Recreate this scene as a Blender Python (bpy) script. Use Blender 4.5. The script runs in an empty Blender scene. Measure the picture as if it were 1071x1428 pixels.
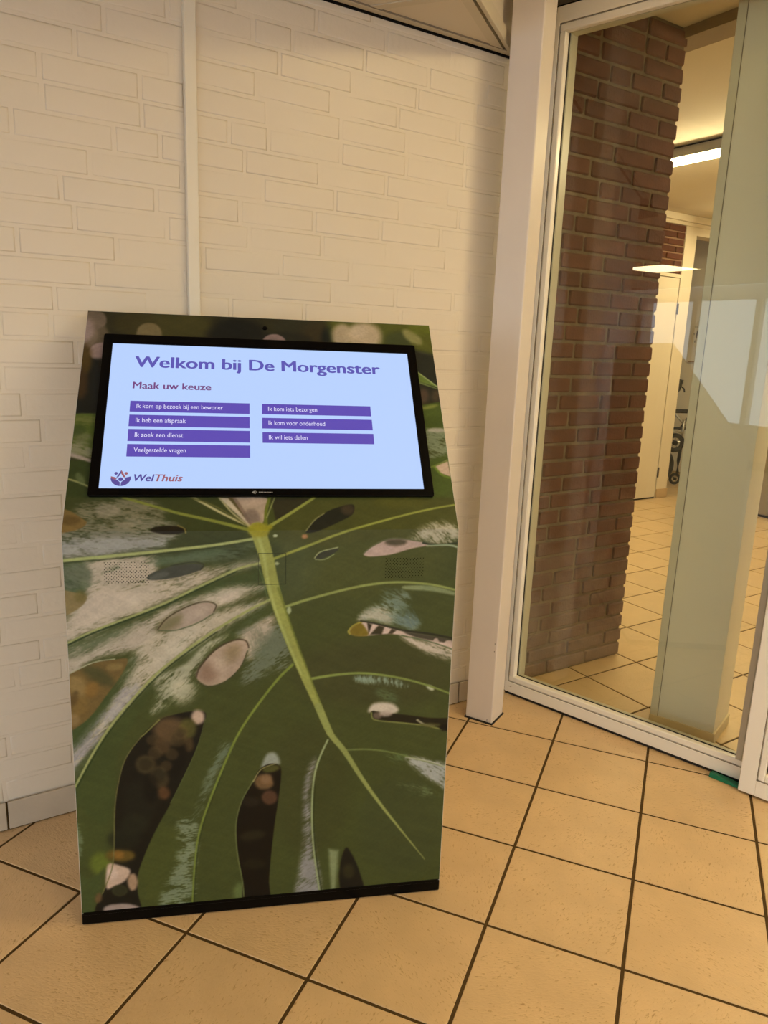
import bpy, bmesh, math, random
import numpy as np
from mathutils import Vector, Matrix

random.seed(4)
SC = bpy.context.scene
COL = SC.collection

# ------------------------------------------------------------------ camera, world, exposure, large lamps
cam_d = bpy.data.cameras.new('camera'); cam = bpy.data.objects.new('camera', cam_d); COL.objects.link(cam)
cam_d.sensor_fit = 'VERTICAL'; cam_d.sensor_height = 36.0; cam_d.lens = 36.0*1038.4/1428.0
cam_d.clip_start = .02
RV = Vector((.92545705, .37704281, .03698614)); DN = Vector((.11591943, -.18886960, -.97513638)); FW = Vector((-.36068260, .90673425, -.21849729))
M = Matrix.Identity(4)
for i in range(3):
    M[i][0] = RV[i]; M[i][1] = -DN[i]; M[i][2] = -FW[i]
M.translation = (.28859, -2.35021, 1.27967)
cam.matrix_world = M
SC.camera = cam

W = bpy.data.worlds.new('world'); SC.world = W; W.use_nodes = True
bg = W.node_tree.nodes['Background']; bg.inputs[0].default_value = (.84, .92, 1.0, 1); bg.inputs[1].default_value = 2.7

SC.view_settings.view_transform = 'Standard'; SC.view_settings.look = 'None'; SC.view_settings.gamma = 1
SC.view_settings.use_curve_mapping = False; SC.view_settings.exposure = 0.2

LAMP_LOBBY = 11.6        # emission strength of the lit ceiling panels
LAMP_TUBE = 68
LOBBY_RGB = (1.0, .76, .38)
TUBE_RGB = (1.0, .79, .48)

# ------------------------------------------------------------------ helpers
def tag(o, label=None, cat=None, group=None, kind=None):
    if label: o['label'] = label
    if cat: o['category'] = cat
    if group: o['group'] = group
    if kind: o['kind'] = kind
    return o

def link(o, parent=None):
    COL.objects.link(o)
    if parent is not None: o.parent = parent
    return o

def mesh_obj(name, bm, m, parent=None, smooth=False):
    me = bpy.data.meshes.new(name); bm.normal_update(); bm.to_mesh(me); bm.free()
    if isinstance(m, (list, tuple)):
        for x in m: me.materials.append(x)
    else: me.materials.append(m)
    if smooth:
        me.polygons.foreach_set('use_smooth', [True]*len(me.polygons))
    return link(bpy.data.objects.new(name, me), parent)

def empty(name, loc, rz=0, parent=None):
    o = bpy.data.objects.new(name, None); link(o, parent); o.location = loc; o.rotation_euler = (0, 0, rz); o.empty_display_size = .1
    return o

def box(bm, x0, x1, y0, y1, z0, z1, bev=0.0, seg=1):
    r = bmesh.ops.create_cube(bm, size=1.0)
    vs = r['verts']
    for v in vs:
        v.co = Vector((x0 if v.co.x < 0 else x1, y0 if v.co.y < 0 else y1, z0 if v.co.z < 0 else z1))
    if bev > 0:
        es = list({e for v in vs for e in v.link_edges})
        bmesh.ops.bevel(bm, geom=es, offset=bev, segments=seg, affect='EDGES', profile=.5, clamp_overlap=True)
    return bm

def boxm(x0, x1, y0, y1, z0, z1, bev=0.0, seg=1):
    return box(bmesh.new(), x0, x1, y0, y1, z0, z1, bev, seg)

def prism(bm, pts, z0, z1, inset=0.0, drop=0.0):
    """pts: CCW list of (x, y); a slab with its top edge bevelled (inset, drop)."""
    n = len(pts)
    c = Vector((sum(p[0] for p in pts)/n, sum(p[1] for p in pts)/n))
    lo = [bm.verts.new((p[0], p[1], z0)) for p in pts]
    rings = [lo]
    if inset > 0:
        rings.append([bm.verts.new((p[0], p[1], z1-drop)) for p in pts])
        tp = []
        for i in range(n):
            a = Vector(pts[i-1]); b = Vector(pts[i]); d = Vector(pts[(i+1) % n])
            e1 = (b-a); e2 = (d-b)
            if e1.length < 1e-6 or e2.length < 1e-6: tp.append((b.x, b.y)); continue
            e1.normalize(); e2.normalize()
            n1 = Vector((-e1.y, e1.x)); n2 = Vector((-e2.y, e2.x)); k = n1+n2
            k = k/max(.3, k.length_squared)*2 if k.length > 1e-6 else n1
            tp.append((b.x+k.x*inset, b.y+k.y*inset))
        rings.append([bm.verts.new((p[0], p[1], z1)) for p in tp])
    else:
        rings.append([bm.verts.new((p[0], p[1], z1)) for p in pts])
    for A, B in zip(rings, rings[1:]):
        for i in range(n):
            j = (i+1) % n
            bm.faces.new((A[i], A[j], B[j], B[i]))
    bm.faces.new(rings[-1]); bm.faces.new(list(reversed(lo)))
    return bm

def extrude_profile(bm, prof, x0, x1):
    """prof: list of (y, z); extruded along x."""
    a = [bm.verts.new((x0, y, z)) for y, z in prof]; b = [bm.verts.new((x1, y, z)) for y, z in prof]
    n = len(prof)
    for i in range(n):
        j = (i+1) % n
        bm.faces.new((a[i], a[j], b[j], b[i]))
    bm.faces.new(list(reversed(a))); bm.faces.new(b)
    bmesh.ops.recalc_face_normals(bm, faces=bm.faces[:])
    return bm

def frame_ring(bm, outer, inner, z0, z1):
    """outer / inner: equal-length CCW loops (x, y)."""
    n = len(outer)
    def ring(p, z): return [bm.verts.new((q[0], q[1], z)) for q in p]
    ob, ot, ib, it = ring(outer, z0), ring(outer, z1), ring(inner, z0), ring(inner, z1)
    for i in range(n):
        j = (i+1) % n
        bm.faces.new((ob[i], ob[j], ot[j], ot[i])); bm.faces.new((ot[i], ot[j], it[j], it[i]))
        bm.faces.new((it[i], it[j], ib[j], ib[i])); bm.faces.new((ib[i], ib[j], ob[j], ob[i]))
    return bm

def tube(bm, pts, r, seg=8, caps=True):
    pts = [Vector(p) for p in pts]; rings = []
    up = Vector((0, 0, 1))
    for i, p in enumerate(pts):
        d = (pts[min(i+1, len(pts)-1)]-pts[max(i-1, 0)]).normalized()
        u = d.cross(up)
        if u.length < 1e-3: u = d.cross(Vector((1, 0, 0)))
        u.normalize(); v = u.cross(d)
        rr = r[i] if isinstance(r, (list, tuple)) else r
        rings.append([bm.verts.new(p+u*rr*math.cos(2*math.pi*k/seg)+v*rr*math.sin(2*math.pi*k/seg)) for k in range(seg)])
    for A, B in zip(rings, rings[1:]):
        for k in range(seg):
            j = (k+1) % seg
            bm.faces.new((A[k], A[j], B[j], B[k]))
    if caps:
        bm.faces.new(list(reversed(rings[0]))); bm.faces.new(rings[-1])
    bmesh.ops.recalc_face_normals(bm, faces=bm.faces[:])
    return bm

# ------------------------------------------------------------------ materials
def lin(c):
    if isinstance(c, str): c = [int(c[i:i+2], 16)/255 for i in (0, 2, 4)]
    return tuple((x/12.92 if x <= .04045 else ((x+.055)/1.055)**2.4) for x in c)+(1,)

def mat(name, col, rough=.5, spec=.5, metal=0.0, var=.0, scale=30, bump=0.0, bscale=60, detail=3, coat=0.0, stretch=None, var2=0.0, objvar=0.0):
    m = bpy.data.materials.new(name); m.use_nodes = True; nt = m.node_tree; N = nt.nodes; Lk = nt.links
    b = N['Principled BSDF']; b.inputs['Roughness'].default_value = rough; b.inputs['Metallic'].default_value = metal
    b.inputs['Specular IOR Level'].default_value = spec; b.inputs['Coat Weight'].default_value = coat
    c = lin(col); b.inputs['Base Color'].default_value = c
    tc = N.new('ShaderNodeTexCoord'); mp = N.new('ShaderNodeMapping'); Lk.new(tc.outputs['Object'], mp.inputs['Vector'])
    if stretch: mp.inputs['Scale'].default_value = stretch
    src = None
    if var > 0:
        nz = N.new('ShaderNodeTexNoise'); nz.inputs['Scale'].default_value = scale; nz.inputs['Detail'].default_value = detail
        Lk.new(mp.outputs[0], nz.inputs['Vector'])
        mr = N.new('ShaderNodeMapRange'); mr.inputs['From Min'].default_value = .3; mr.inputs['From Max'].default_value = .7
        mr.inputs['To Min'].default_value = 1-var; mr.inputs['To Max'].default_value = 1+var
        Lk.new(nz.outputs['Fac'], mr.inputs['Value'])
        vm = N.new('ShaderNodeVectorMath'); vm.operation = 'SCALE'; vm.inputs[0].default_value = c[:3]; Lk.new(mr.outputs[0], vm.inputs['Scale'])
        src = vm.outputs[0]
    if objvar > 0:
        oi = N.new('ShaderNodeObjectInfo'); mr2 = N.new('ShaderNodeMapRange'); mr2.inputs['To Min'].default_value = 1-objvar; mr2.inputs['To Max'].default_value = 1+objvar
        Lk.new(oi.outputs['Random'], mr2.inputs['Value'])
        vm2 = N.new('ShaderNodeVectorMath'); vm2.operation = 'SCALE'; Lk.new(mr2.outputs[0], vm2.inputs['Scale'])
        if src is not None: Lk.new(src, vm2.inputs[0])
        else: vm2.inputs[0].default_value = c[:3]
        src = vm2.outputs[0]
    if src is not None: Lk.new(src, b.inputs['Base Color'])
    if bump > 0:
        n2 = N.new('ShaderNodeTexNoise'); n2.inputs['Scale'].default_value = bscale; n2.inputs['Detail'].default_value = 4
        Lk.new(mp.outputs[0], n2.inputs['Vector'])
        bp = N.new('ShaderNodeBump'); bp.inputs['Strength'].default_value = bump; bp.inputs['Distance'].default_value = .004
        Lk.new(n2.outputs['Fac'], bp.inputs['Height']); Lk.new(bp.outputs[0], b.inputs['Normal'])
    return m

def emit(name, col, strength):
    m = bpy.data.materials.new(name); m.use_nodes = True; b = m.node_tree.nodes['Principled BSDF']
    b.inputs['Base Color'].default_value = (.02, .02, .02, 1); b.inputs['Roughness'].default_value = .35; b.inputs['Specular IOR Level'].default_value = .2
    b.inputs['Emission Color'].default_value = col if len(col) == 4 else tuple(col)+(1,); b.inputs['Emission Strength'].default_value = strength
    return m

def tile_mat(name, col, pit, rough):
    """glazed stoneware: beige with small streaky pits"""
    m = mat(name, col, rough, .45, var=.07, scale=9, objvar=.035)
    nt = m.node_tree; N = nt.nodes; Lk = nt.links; b = N['Principled BSDF']
    base = b.inputs['Base Color'].links[0].from_socket
    tc = N.new('ShaderNodeTexCoord'); oi = N.new('ShaderNodeObjectInfo')
    mp = N.new('ShaderNodeMapping'); mp.vector_type = 'POINT'; mp.inputs['Scale'].default_value = (95, 230, 1)
    rot = N.new('ShaderNodeVectorRotate'); rot.rotation_type = 'Z_AXIS'
    mm = N.new('ShaderNodeMath'); mm.operation = 'MULTIPLY'; mm.inputs[1].default_value = 9.0; Lk.new(oi.outputs['Random'], mm.inputs[0])
    Lk.new(tc.outputs['Object'], rot.inputs['Vector']); Lk.new(mm.outputs[0], rot.inputs['Angle']); Lk.new(rot.outputs[0], mp.inputs['Vector'])
    ml = N.new('ShaderNodeMath'); ml.operation = 'MULTIPLY'; ml.inputs[1].default_value = 37.0; Lk.new(oi.outputs['Random'], ml.inputs[0]); Lk.new(ml.outputs[0], mp.inputs['Location'])
    n1 = N.new('ShaderNodeTexNoise'); n1.inputs['Scale'].default_value = 1.0; n1.inputs['Detail'].default_value = 2.5; n1.inputs['Distortion'].default_value = .6; Lk.new(mp.outputs[0], n1.inputs['Vector'])
    n0 = N.new('ShaderNodeTexNoise'); n0.inputs['Scale'].default_value = 11; Lk.new(tc.outputs['Object'], n0.inputs['Vector'])
    ad = N.new('ShaderNodeMath'); ad.operation = 'MULTIPLY_ADD'; ad.inputs[1].default_value = .30; Lk.new(n0.outputs['Fac'], ad.inputs[0]); Lk.new(n1.outputs['Fac'], ad.inputs[2])
    r = N.new('ShaderNodeMapRange'); r.inputs['From Min'].default_value = .76; r.inputs['From Max'].default_value = .93; r.inputs['To Max'].default_value = .8; Lk.new(ad.outputs[0], r.inputs['Value'])
    mx = N.new('ShaderNodeMix'); mx.data_type = 'RGBA'; Lk.new(r.outputs[0], mx.inputs[0]); Lk.new(base, mx.inputs[6]); mx.inputs[7].default_value = lin(pit)
    Lk.new(mx.outputs[2], b.inputs['Base Color'])
    bp = N.new('ShaderNodeBump'); bp.invert = True; bp.inputs['Strength'].default_value = .6; bp.inputs['Distance'].default_value = .0015
    Lk.new(n1.outputs['Fac'], bp.inputs['Height']); Lk.new(bp.outputs[0], b.inputs['Normal'])
    return m

def glass_mat(name, tint):
    m = bpy.data.materials.new(name); m.use_nodes = True; nt = m.node_tree; N = nt.nodes; Lk = nt.links
    for n in list(N): N.remove(n)
    out = N.new('ShaderNodeOutputMaterial'); tr = N.new('ShaderNodeBsdfTransparent'); tr.inputs[0].default_value = tint
    gl = N.new('ShaderNodeBsdfGlossy'); gl.inputs['Roughness'].default_value = .002
    fr = N.new('ShaderNodeFresnel'); fr.inputs['IOR'].default_value = 1.5
    # rays run straight through the sheet, so both faces must reflect like an outer face
    ge_ = N.new('ShaderNodeNewGeometry'); io = N.new('ShaderNodeMapRange'); io.inputs['To Min'].default_value = 1.5; io.inputs['To Max'].default_value = 1/1.5
    Lk.new(ge_.outputs['Backfacing'], io.inputs['Value']); Lk.new(io.outputs[0], fr.inputs['IOR'])
    mx = N.new('ShaderNodeMixShader'); Lk.new(fr.outputs[0], mx.inputs[0]); Lk.new(tr.outputs[0], mx.inputs[1]); Lk.new(gl.outputs[0], mx.inputs[2]); Lk.new(mx.outputs[0], out.inputs[0])
    return m

M_wall = mat('painted_brick', 'e0d6c4', .42, .4, var=.02, scale=4, bump=.45, bscale=26)
M_joint = mat('painted_joint', 'e0d6c4', .42, .4, bump=.25, bscale=60)
M_white = mat('white_paint', 'e4dece', .32, .45, var=.02, scale=3, bump=.03, bscale=25)
M_post = mat('post_paint', 'dcd2c8', .34, .45, var=.03, scale=5, bump=.05, bscale=30)
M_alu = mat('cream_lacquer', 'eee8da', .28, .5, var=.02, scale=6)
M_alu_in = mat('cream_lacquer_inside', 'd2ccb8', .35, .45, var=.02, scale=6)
M_gasket = mat('black_gasket', '151312', .6)
M_gap = mat('dark_gap', '0d0b0a', .9, .1)
M_seam = mat('seam_grey', '857b6c', .7, .2)
M_skirt = mat('skirting_tile', 'c6baa6', .35, .45, var=.05, scale=12, objvar=.03, bump=.08, bscale=80)
M_grout = mat('floor_grout', '524128', .9, .1, var=.15, scale=40)
M_tile = tile_mat('floor_tile', 'd0b288', '987440', .36)
M_tile_in = tile_mat('floor_tile_inside', 'd2b68a', 'a68454', .3)
M_tile_far = mat('floor_far', 'cfb288', .35, .4, var=.05, scale=5)
M_ceil = mat('ceiling_panel', 'd2c8b6', .6, .25, var=.02, scale=3)
M_ceilbar = mat('ceiling_bar', 'c8bea8', .45, .35)
M_ceil_in = mat('plaster_ceiling', 'd8cdb6', .7, .2, var=.03, scale=2)
M_plaster = mat('cream_plaster', 'e0d4bc', .6, .3, var=.03, scale=3, bump=.05, bscale=60)
M_mortar = mat('brick_mortar', '84735c', .95, .1, var=.2, scale=30, bump=.8, bscale=120)
M_brick = mat('red_brown_brick', '694636', .8, .2, var=.2, scale=22, bump=.7, bscale=90, objvar=.13)
def salt_and_haze(m, col, top):
    """whitish salt bloom, with reflected haze painted in, on the lowest courses"""
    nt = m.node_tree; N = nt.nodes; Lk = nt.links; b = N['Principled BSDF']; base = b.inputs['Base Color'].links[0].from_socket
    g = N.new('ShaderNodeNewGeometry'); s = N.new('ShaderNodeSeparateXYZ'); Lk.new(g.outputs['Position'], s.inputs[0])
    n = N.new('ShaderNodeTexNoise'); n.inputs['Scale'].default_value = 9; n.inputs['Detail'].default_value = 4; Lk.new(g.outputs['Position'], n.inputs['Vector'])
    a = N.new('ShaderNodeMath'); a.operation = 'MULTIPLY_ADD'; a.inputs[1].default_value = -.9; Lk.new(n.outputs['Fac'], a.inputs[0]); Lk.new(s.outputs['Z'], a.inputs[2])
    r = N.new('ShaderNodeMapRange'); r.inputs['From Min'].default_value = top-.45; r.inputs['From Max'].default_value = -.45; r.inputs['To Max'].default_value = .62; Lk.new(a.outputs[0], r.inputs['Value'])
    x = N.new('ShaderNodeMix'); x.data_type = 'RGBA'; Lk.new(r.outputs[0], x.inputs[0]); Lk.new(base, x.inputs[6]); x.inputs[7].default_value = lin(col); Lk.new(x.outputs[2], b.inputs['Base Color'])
salt_and_haze(M_brick, 'a8988a', .75)  # salt stain and reflected haze painted together as one whitening
salt_and_haze(M_mortar, 'a89a88', .75)
M_brick_far = mat('far_brick', '5a3320', .85, .2, var=.15, scale=22, objvar=.2)
M_glass = glass_mat('window_glass', (.93, .95, .90, 1))
M_black = mat('black_plastic', '030304', .3, .12)
M_plinth = mat('black_plinth', '030303', .35, .12)
M_body = mat('kiosk_shell', 'd8d2c8', .4, .4)
M_dark = mat('dark_rubber', '141210', .55, .3, var=.1)
M_chrome = mat('brushed_metal', 'a8a49c', .3, .6, metal=.8)
M_grey = mat('grey_lacquer', '8d8474', .45, .4, var=.03, scale=4)
M_green = mat('green_rubber', '0c6b48', .5, .35, var=.08, scale=40, bump=.2, bscale=120)
M_dirt = mat('brown_stain', '6c4c22', .8, .1, var=.3, scale=300)

# ------------------------------------------------------------------ directions of the place
A0 = math.radians(54.7)
wd = Vector((math.cos(A0), math.sin(A0))); wn = Vector((-wd.y, wd.x))      # along / behind the brick wall
W0 = Vector((-.9128, -.6384))                                             # a point on the wall's face
GA = math.radians(-19.5)
gd = Vector((math.cos(GA), math.sin(GA))); gn = Vector((-gd.y, gd.x)); G0 = Vector((-.2343, .2753))
PC = Vector((.134, .870))                                                 # free corner of the bare brick pier
CEIL = 2.165

def clip(poly, p, n):
    """keep the side of the line through p where (q-p).n <= 0"""
    out = []
    for i in range(len(poly)):
        a, b = Vector(poly[i]), Vector(poly[(i+1) % len(poly)])
        da, db = (a-p).dot(n), (b-p).dot(n)
        if da <= 0: out.append(a)
        if (da < 0 < db) or (db < 0 < da): out.append(a+(b-a)*(da/(da-db)))
    res = []
    for q in out:
        if not res or (q-res[-1]).length > 1e-4: res.append(q)
    if len(res) > 1 and (res[0]-res[-1]).length < 1e-4: res.pop()
    return res

def area(p):
    return .5*sum(p[i-1][0]*p[i][1]-p[i][0]*p[i-1][1] for i in range(len(p)))

# ------------------------------------------------------------------ FLOOR
def half_slab(name, m, pts, z0, z1, parent=None):
    bm = bmesh.new(); prism(bm, pts, z0, z1); return mesh_obj(name, bm, m, parent)

fl = half_slab('floor', M_grout, [(-6.5, -12), (14, -12), (14, 12), (-6.5, 12)], -.05, -.0020)
tag(fl, 'beige stoneware tile floor with dark joints running through hall and lobby', 'floor', kind='structure')
T = .30; J = .0039
tile_me = None
def square(cx, cy, ang, h):
    c, s = math.cos(ang), math.sin(ang)
    return [Vector((cx+x*c-y*s, cy+x*s+y*c)) for x, y in ((-h, -h), (h, -h), (h, h), (-h, h))]
def add_tile(cx, cy, ang, cuts, m, key, shared):
    """one floor tile; whole tiles share a mesh, cut ones get their own"""
    full = square(cx, cy, ang, T/2-J); p = full
    for q, n in cuts:
        p = clip(p, q, n)
        if len(p) < 3: return 0
    if abs(area(p)) < 2e-4: return 0
    if len(p) == 4 and all((a-b).length < 1e-6 for a, b in zip(p, full)):
        if key not in shared:
            bm = bmesh.new(); prism(bm, [tuple(v) for v in square(0, 0, 0, T/2-J)], -.0045, 0, .0012, .0010)
            me = bpy.data.meshes.new('tile'); bm.normal_update(); bm.to_mesh(me); bm.free(); me.materials.append(m); shared[key] = me
        o = bpy.data.objects.new('tile', shared[key]); link(o, fl); o.location = (cx, cy, 0); o.rotation_euler = (0, 0, ang)
    else:
        if area(p) < 0: p = p[::-1]
        bm = bmesh.new(); prism(bm, [((v-Vector((cx, cy))).x, (v-Vector((cx, cy))).y) for v in p], -.0045, 0, .0008, .0008)
        o = mesh_obj('tile', bm, m, fl); o.location = (cx, cy, 0)
    return 1
shared = {}
cnt = 0
GCUT = G0+gn*.03
for c in range(-9, 8):
    for r in range(-2, 9):
        cx, cy = (c+.5)*T, -(r+.5)*T
        if (Vector((cx, cy))-Vector((-.1, -1.1))).length > 2.35: continue
        if cx > 1.5 and r > 5: continue
        cnt += add_tile(cx, cy, 0, [(W0-wn*.004, wn), (GCUT, gn)], M_tile, 'a', shared)
IA = math.radians(54.6); ia = Vector((math.cos(IA), math.sin(IA))); ib = Vector((ia.y, -ia.x)); IO = Vector((.039, .572))
rows = []
for i in range(-4, 19):
    for j in range(-9, 7):
        q = IO+ia*((i+.5)*T)+ib*((j+.5)*T)
        if (q-GCUT).dot(gn) < -.25: continue
        if (q-PC).dot(wn) > .1 and (q-PC).dot(wd) < .1: continue
        if q.y > 5.0: continue
        # the strip of hall floor that can be seen through the pane, with room to step aside
        if q.x < -.9+.02*q.y or q.x > 1.0+.24*q.y: continue
        rows.append((q.y, q))
rows.sort(key=lambda t: t[0])
inner = rows[:max(0, 296-cnt)]
for _, q in inner:
    add_tile(q.x, q.y, IA, [(GCUT, -gn), (Vector((.108, 4.83)), wn)], M_tile_in, 'b', shared)
# the rest of the tiling, too far off or out of view: one part, real tiles joined
bm = bmesh.new()
for _, q in rows[max(0, 296-cnt):]:
    prism(bm, [tuple(v) for v in square(q.x, q.y, IA, T/2-J)], -.0045, 0)
for i in range(-4, 30):
    for j in range(-18, 16):
        q = IO+ia*((i+.5)*T)+ib*((j+.5)*T)
        if (q-GCUT).dot(gn) < .22: continue
        if q.y < 9 and abs(q.x) < 3.5 and not any(abs(q.x-p.x)+abs(q.y-p.y) < .01 for _, p in rows):
            prism(bm, [tuple(v) for v in square(q.x, q.y, IA, T/2-J)], -.0045, 0)
o = mesh_obj('far_tiles', bm, M_tile_in, fl); tag(o, kind='stuff')
bm = bmesh.new()
for c in range(-18, 18):
    for r in range(-2, 20):
        cx, cy = (c+.5)*T, -(r+.5)*T; q = Vector((cx, cy))
        if (q-Vector((-.1, -1.1))).length <= 2.35 and not (cx > 1.5 and r > 5) and -9 <= c < 8 and -2 <= r < 9: continue
        if (q-GCUT).dot(gn) > -.25 or ((q-W0).dot(wn) > -.22 and (q-W0).dot(wd) > -1.1): continue
        prism(bm, [tuple(v) for v in square(cx, cy, 0, T/2-J)], -.0045, 0)
o = mesh_obj('outlying_tiles', bm, M_tile, fl); tag(o, kind='stuff')

# ------------------------------------------------------------------ LEFT WALL: painted brickwork
def frame_at(p, ang, z=0):
    return (p.x, p.y, z), ang
wall = mesh_obj('wall_left', boxm(-1.0, .985, .0006, .12, 0, 2.62), M_joint)
wall.location = (W0.x, W0.y, 0); wall.rotation_euler = (0, 0, A0)
tag(wall, 'cream painted brick wall behind the leaf-print kiosk', 'wall', kind='structure')
BH = .0625
rnd = random.Random(11)
wall_meshes = {}
def wall_brick(s0, s1, z0, z1, out, bmx=None):
    w = s1-s0; key = (round(w, 3), round(z1-z0, 4))
    if bmx is not None:
        b2 = brick_bm(w, z1-z0, .004, .006); 
        for v in b2.verts: v.co += Vector((s0+w/2, -out, (z0+z1)/2))
        me = bpy.data.meshes.new('t'); b2.to_mesh(me); b2.free(); bmx.from_mesh(me); bpy.data.meshes.remove(me); return
    if key not in wall_meshes:
        b2 = brick_bm(w, z1-z0, .0080, .006); me = bpy.data.meshes.new('brick'); b2.normal_update(); b2.to_mesh(me); b2.free(); me.materials.append(M_wall)
        me.polygons.foreach_set('use_smooth', [True]*len(me.polygons)); wall_meshes[key] = me
    o = bpy.data.objects.new('brick', wall_meshes[key]); link(o, wall); o.location = (s0+w/2, -out, (z0+z1)/2)
    o.rotation_euler = (rnd.uniform(-.006, .006), rnd.uniform(-.004, .004), rnd.uniform(-.004, .004))
def brick_bm(w, h, bev, depth):
    """front at y=0, rounded towards the joint, depth behind"""
    b2 = bmesh.new(); hw, hh = w/2, h/2
    def loop(i, y): return [b2.verts.new((x, y, z)) for x, z in ((-hw+i, -hh+i), (hw-i, -hh+i), (hw-i, hh-i), (-hw+i, hh-i))]
    R = [loop(0, depth), loop(0, .0007), loop(bev*.5, .00025), loop(bev, 0)]
    for P, Q in zip(R, R[1:]):
        for i in range(4):
            j = (i+1) % 4; b2.faces.new((P[i], P[j], Q[j], Q[i]))
    b2.faces.new(R[-1])
    return b2
rest = bmesh.new()
for r in range(34):
    z0 = .0815+r*BH; z1 = min(z0+BH-.0085, CEIL+.1)
    off = [0.0, .062, .012, .075, -.03, .05, .11, .03][r % 8]+rnd.uniform(-.008, .008)
    s = -1.0+off-.22
    while s < .985:
        L = .21 if not (rnd.random() < .07) else .10
        a, b = max(s, -1.0), min(s+L, .98)
        if b-a > .03:
            out = rnd.uniform(-.0001, .0004)
            if b < -.62: wall_brick(a, b, z0, z1, out, rest)
            else: wall_brick(a, b, z0, z1, out)
        s += L+.0095
rest_o = mesh_obj('outlying_bricks', rest, M_wall, wall); tag(rest_o, kind='stuff')

# cable duct on the wall
duct = mesh_obj('cable_duct', boxm(-.0575, -.0275, -.016, -.0005, .09, 2.163, .0015), M_white)
duct.location = wall.location; duct.rotation_euler = wall.rotation_euler
tag(duct, 'narrow cream vertical cable duct fixed to the painted brick wall above the kiosk', 'cable duct')

# skirting tiles along the wall
sk = mesh_obj('baseboard_left', boxm(-1.0, .982, -.004, .0045, 0, .078), M_grout)
sk.location = wall.location; sk.rotation_euler = wall.rotation_euler
tag(sk, 'low tiled skirting at the foot of the painted brick wall', 'baseboard', kind='structure')
ss = -.566-.299*2
while ss < .98:
    a, b = max(ss+.0025, -1.0), min(ss+.299-.0025, .98)
    if b-a > .02: mesh_obj('skirting_tile', boxm(a, b, -.010, -.0035, .003, .081, .0015), M_skirt, sk)
    ss += .299

# ------------------------------------------------------------------ CEILING over the lobby (suspended metal panels)
ceil = mesh_obj('ceiling', boxm(-6.2, -.353, -6.5, 1.2, CEIL+.02, CEIL+.05), M_gap)
tag(ceil, 'suspended ceiling of cream metal panels between flat bars', 'ceiling', kind='structure')
# panels: bars along x = -.353-.6i and y = -.281-.6j ; clipped at the slanting wall
wcut = (W0+wn*-.010, wn)
def ceil_piece(name, x0, x1, y0, y1, z0, z1, m, inset=.0, cuts=None, only=True):
    p = [Vector(q) for q in ((x0, y0), (x1, y0), (x1, y1), (x0, y1))]
    if cuts is None: cuts = [wcut]
    for q, n in cuts: p = clip(p, q, n)
    if len(p) < 3 or abs(area(p)) < 1e-4: return None
    # slab seen from below: build upside down by mirroring z
    bm = bmesh.new(); prism(bm, [tuple(v) for v in p], z0, z1)
    return mesh_obj(name, bm, m, ceil)
wall_end = W0+wd*(-1.0)
bar = .028
trim_cut = (W0-wn*.034, wn)
for i in range(9):
    for j in range(-2, 10):
        x1 = -.353-.6*i-bar; x0 = x1-.6+bar; y1 = -.281-.6*j-bar/2; y0 = y1-.6+bar
        cuts = [trim_cut] if (-.281-.6*j) > -1.9 else []
        ceil_piece('ceiling_panel', x0+.001, x1-.001, y0+.001, y1-.001, CEIL+.003, CEIL+.016, M_ceil, cuts=cuts)
for i in range(10):
    x1 = -.353-.6*i
    y_hi = 1.2
    ceil_piece('ceiling_bar', x1-bar, x1, -6.4, y_hi, CEIL, CEIL+.018, M_ceilbar, cuts=[trim_cut] if i < 3 else [(Vector((0, -2.0)), Vector((0, 1)))])
for j in range(-1, 10):
    y = -.281-.6*j
    ceil_piece('ceiling_bar', -6.1, -.353-bar, y-bar/2, y+bar/2, CEIL+.0005, CEIL+.018, M_ceilbar, cuts=[trim_cut] if y > -1.9 else [])
# edge profile along the brick wall, leaving a thin black gap
bm = boxm(-1.0, .988, -.033, -.010, CEIL-.001, CEIL+.018, .001)
ed = mesh_obj('edge_trim', bm, M_ceilbar, ceil); ed.location = wall.location; ed.rotation_euler = wall.rotation_euler
bm = boxm(-1.0, .988, -.0105, -.0002, CEIL-.0045, CEIL+.03)
ed = mesh_obj('shadow_gap', bm, M_gap, ceil); ed.location = wall.location; ed.rotation_euler = wall.rotation_euler
bm = boxm(-1.0, .95, -.0375, -.0335, CEIL-.0004, CEIL+.0032)
ed = mesh_obj('trim_seam', bm, M_seam, ceil); ed.location = wall.location; ed.rotation_euler = wall.rotation_euler

# second field of ceiling: beyond the black gap at x = -.345
bm = boxm(-.345, 6.2, -6.5, -1.15, CEIL+.012, CEIL+.04)
box(bm, -.345, 6.2, -1.15, .9, 2.62, 2.66); box(bm, -.345, 6.2, -1.15, -1.11, CEIL+.012, 2.62); box(bm, -.372, -.345, -1.15, .9, CEIL+.04, 2.66)
ceil2 = mesh_obj('ceiling', bm, M_ceil)
tag(ceil2, 'smooth cream ceiling beyond the black gap, rising to a raised bay by the glass', 'ceiling', kind='structure')
mesh_obj('ceiling_edge', boxm(-.3445, -.332, -6.5, .9, CEIL-.0005, CEIL+.04, .001), M_ceilbar, ceil2)
mesh_obj('shadow_gap', boxm(-.3535, -.3445, -6.5, .9, CEIL+.014, CEIL+.04), M_gap, ceil2)

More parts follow.
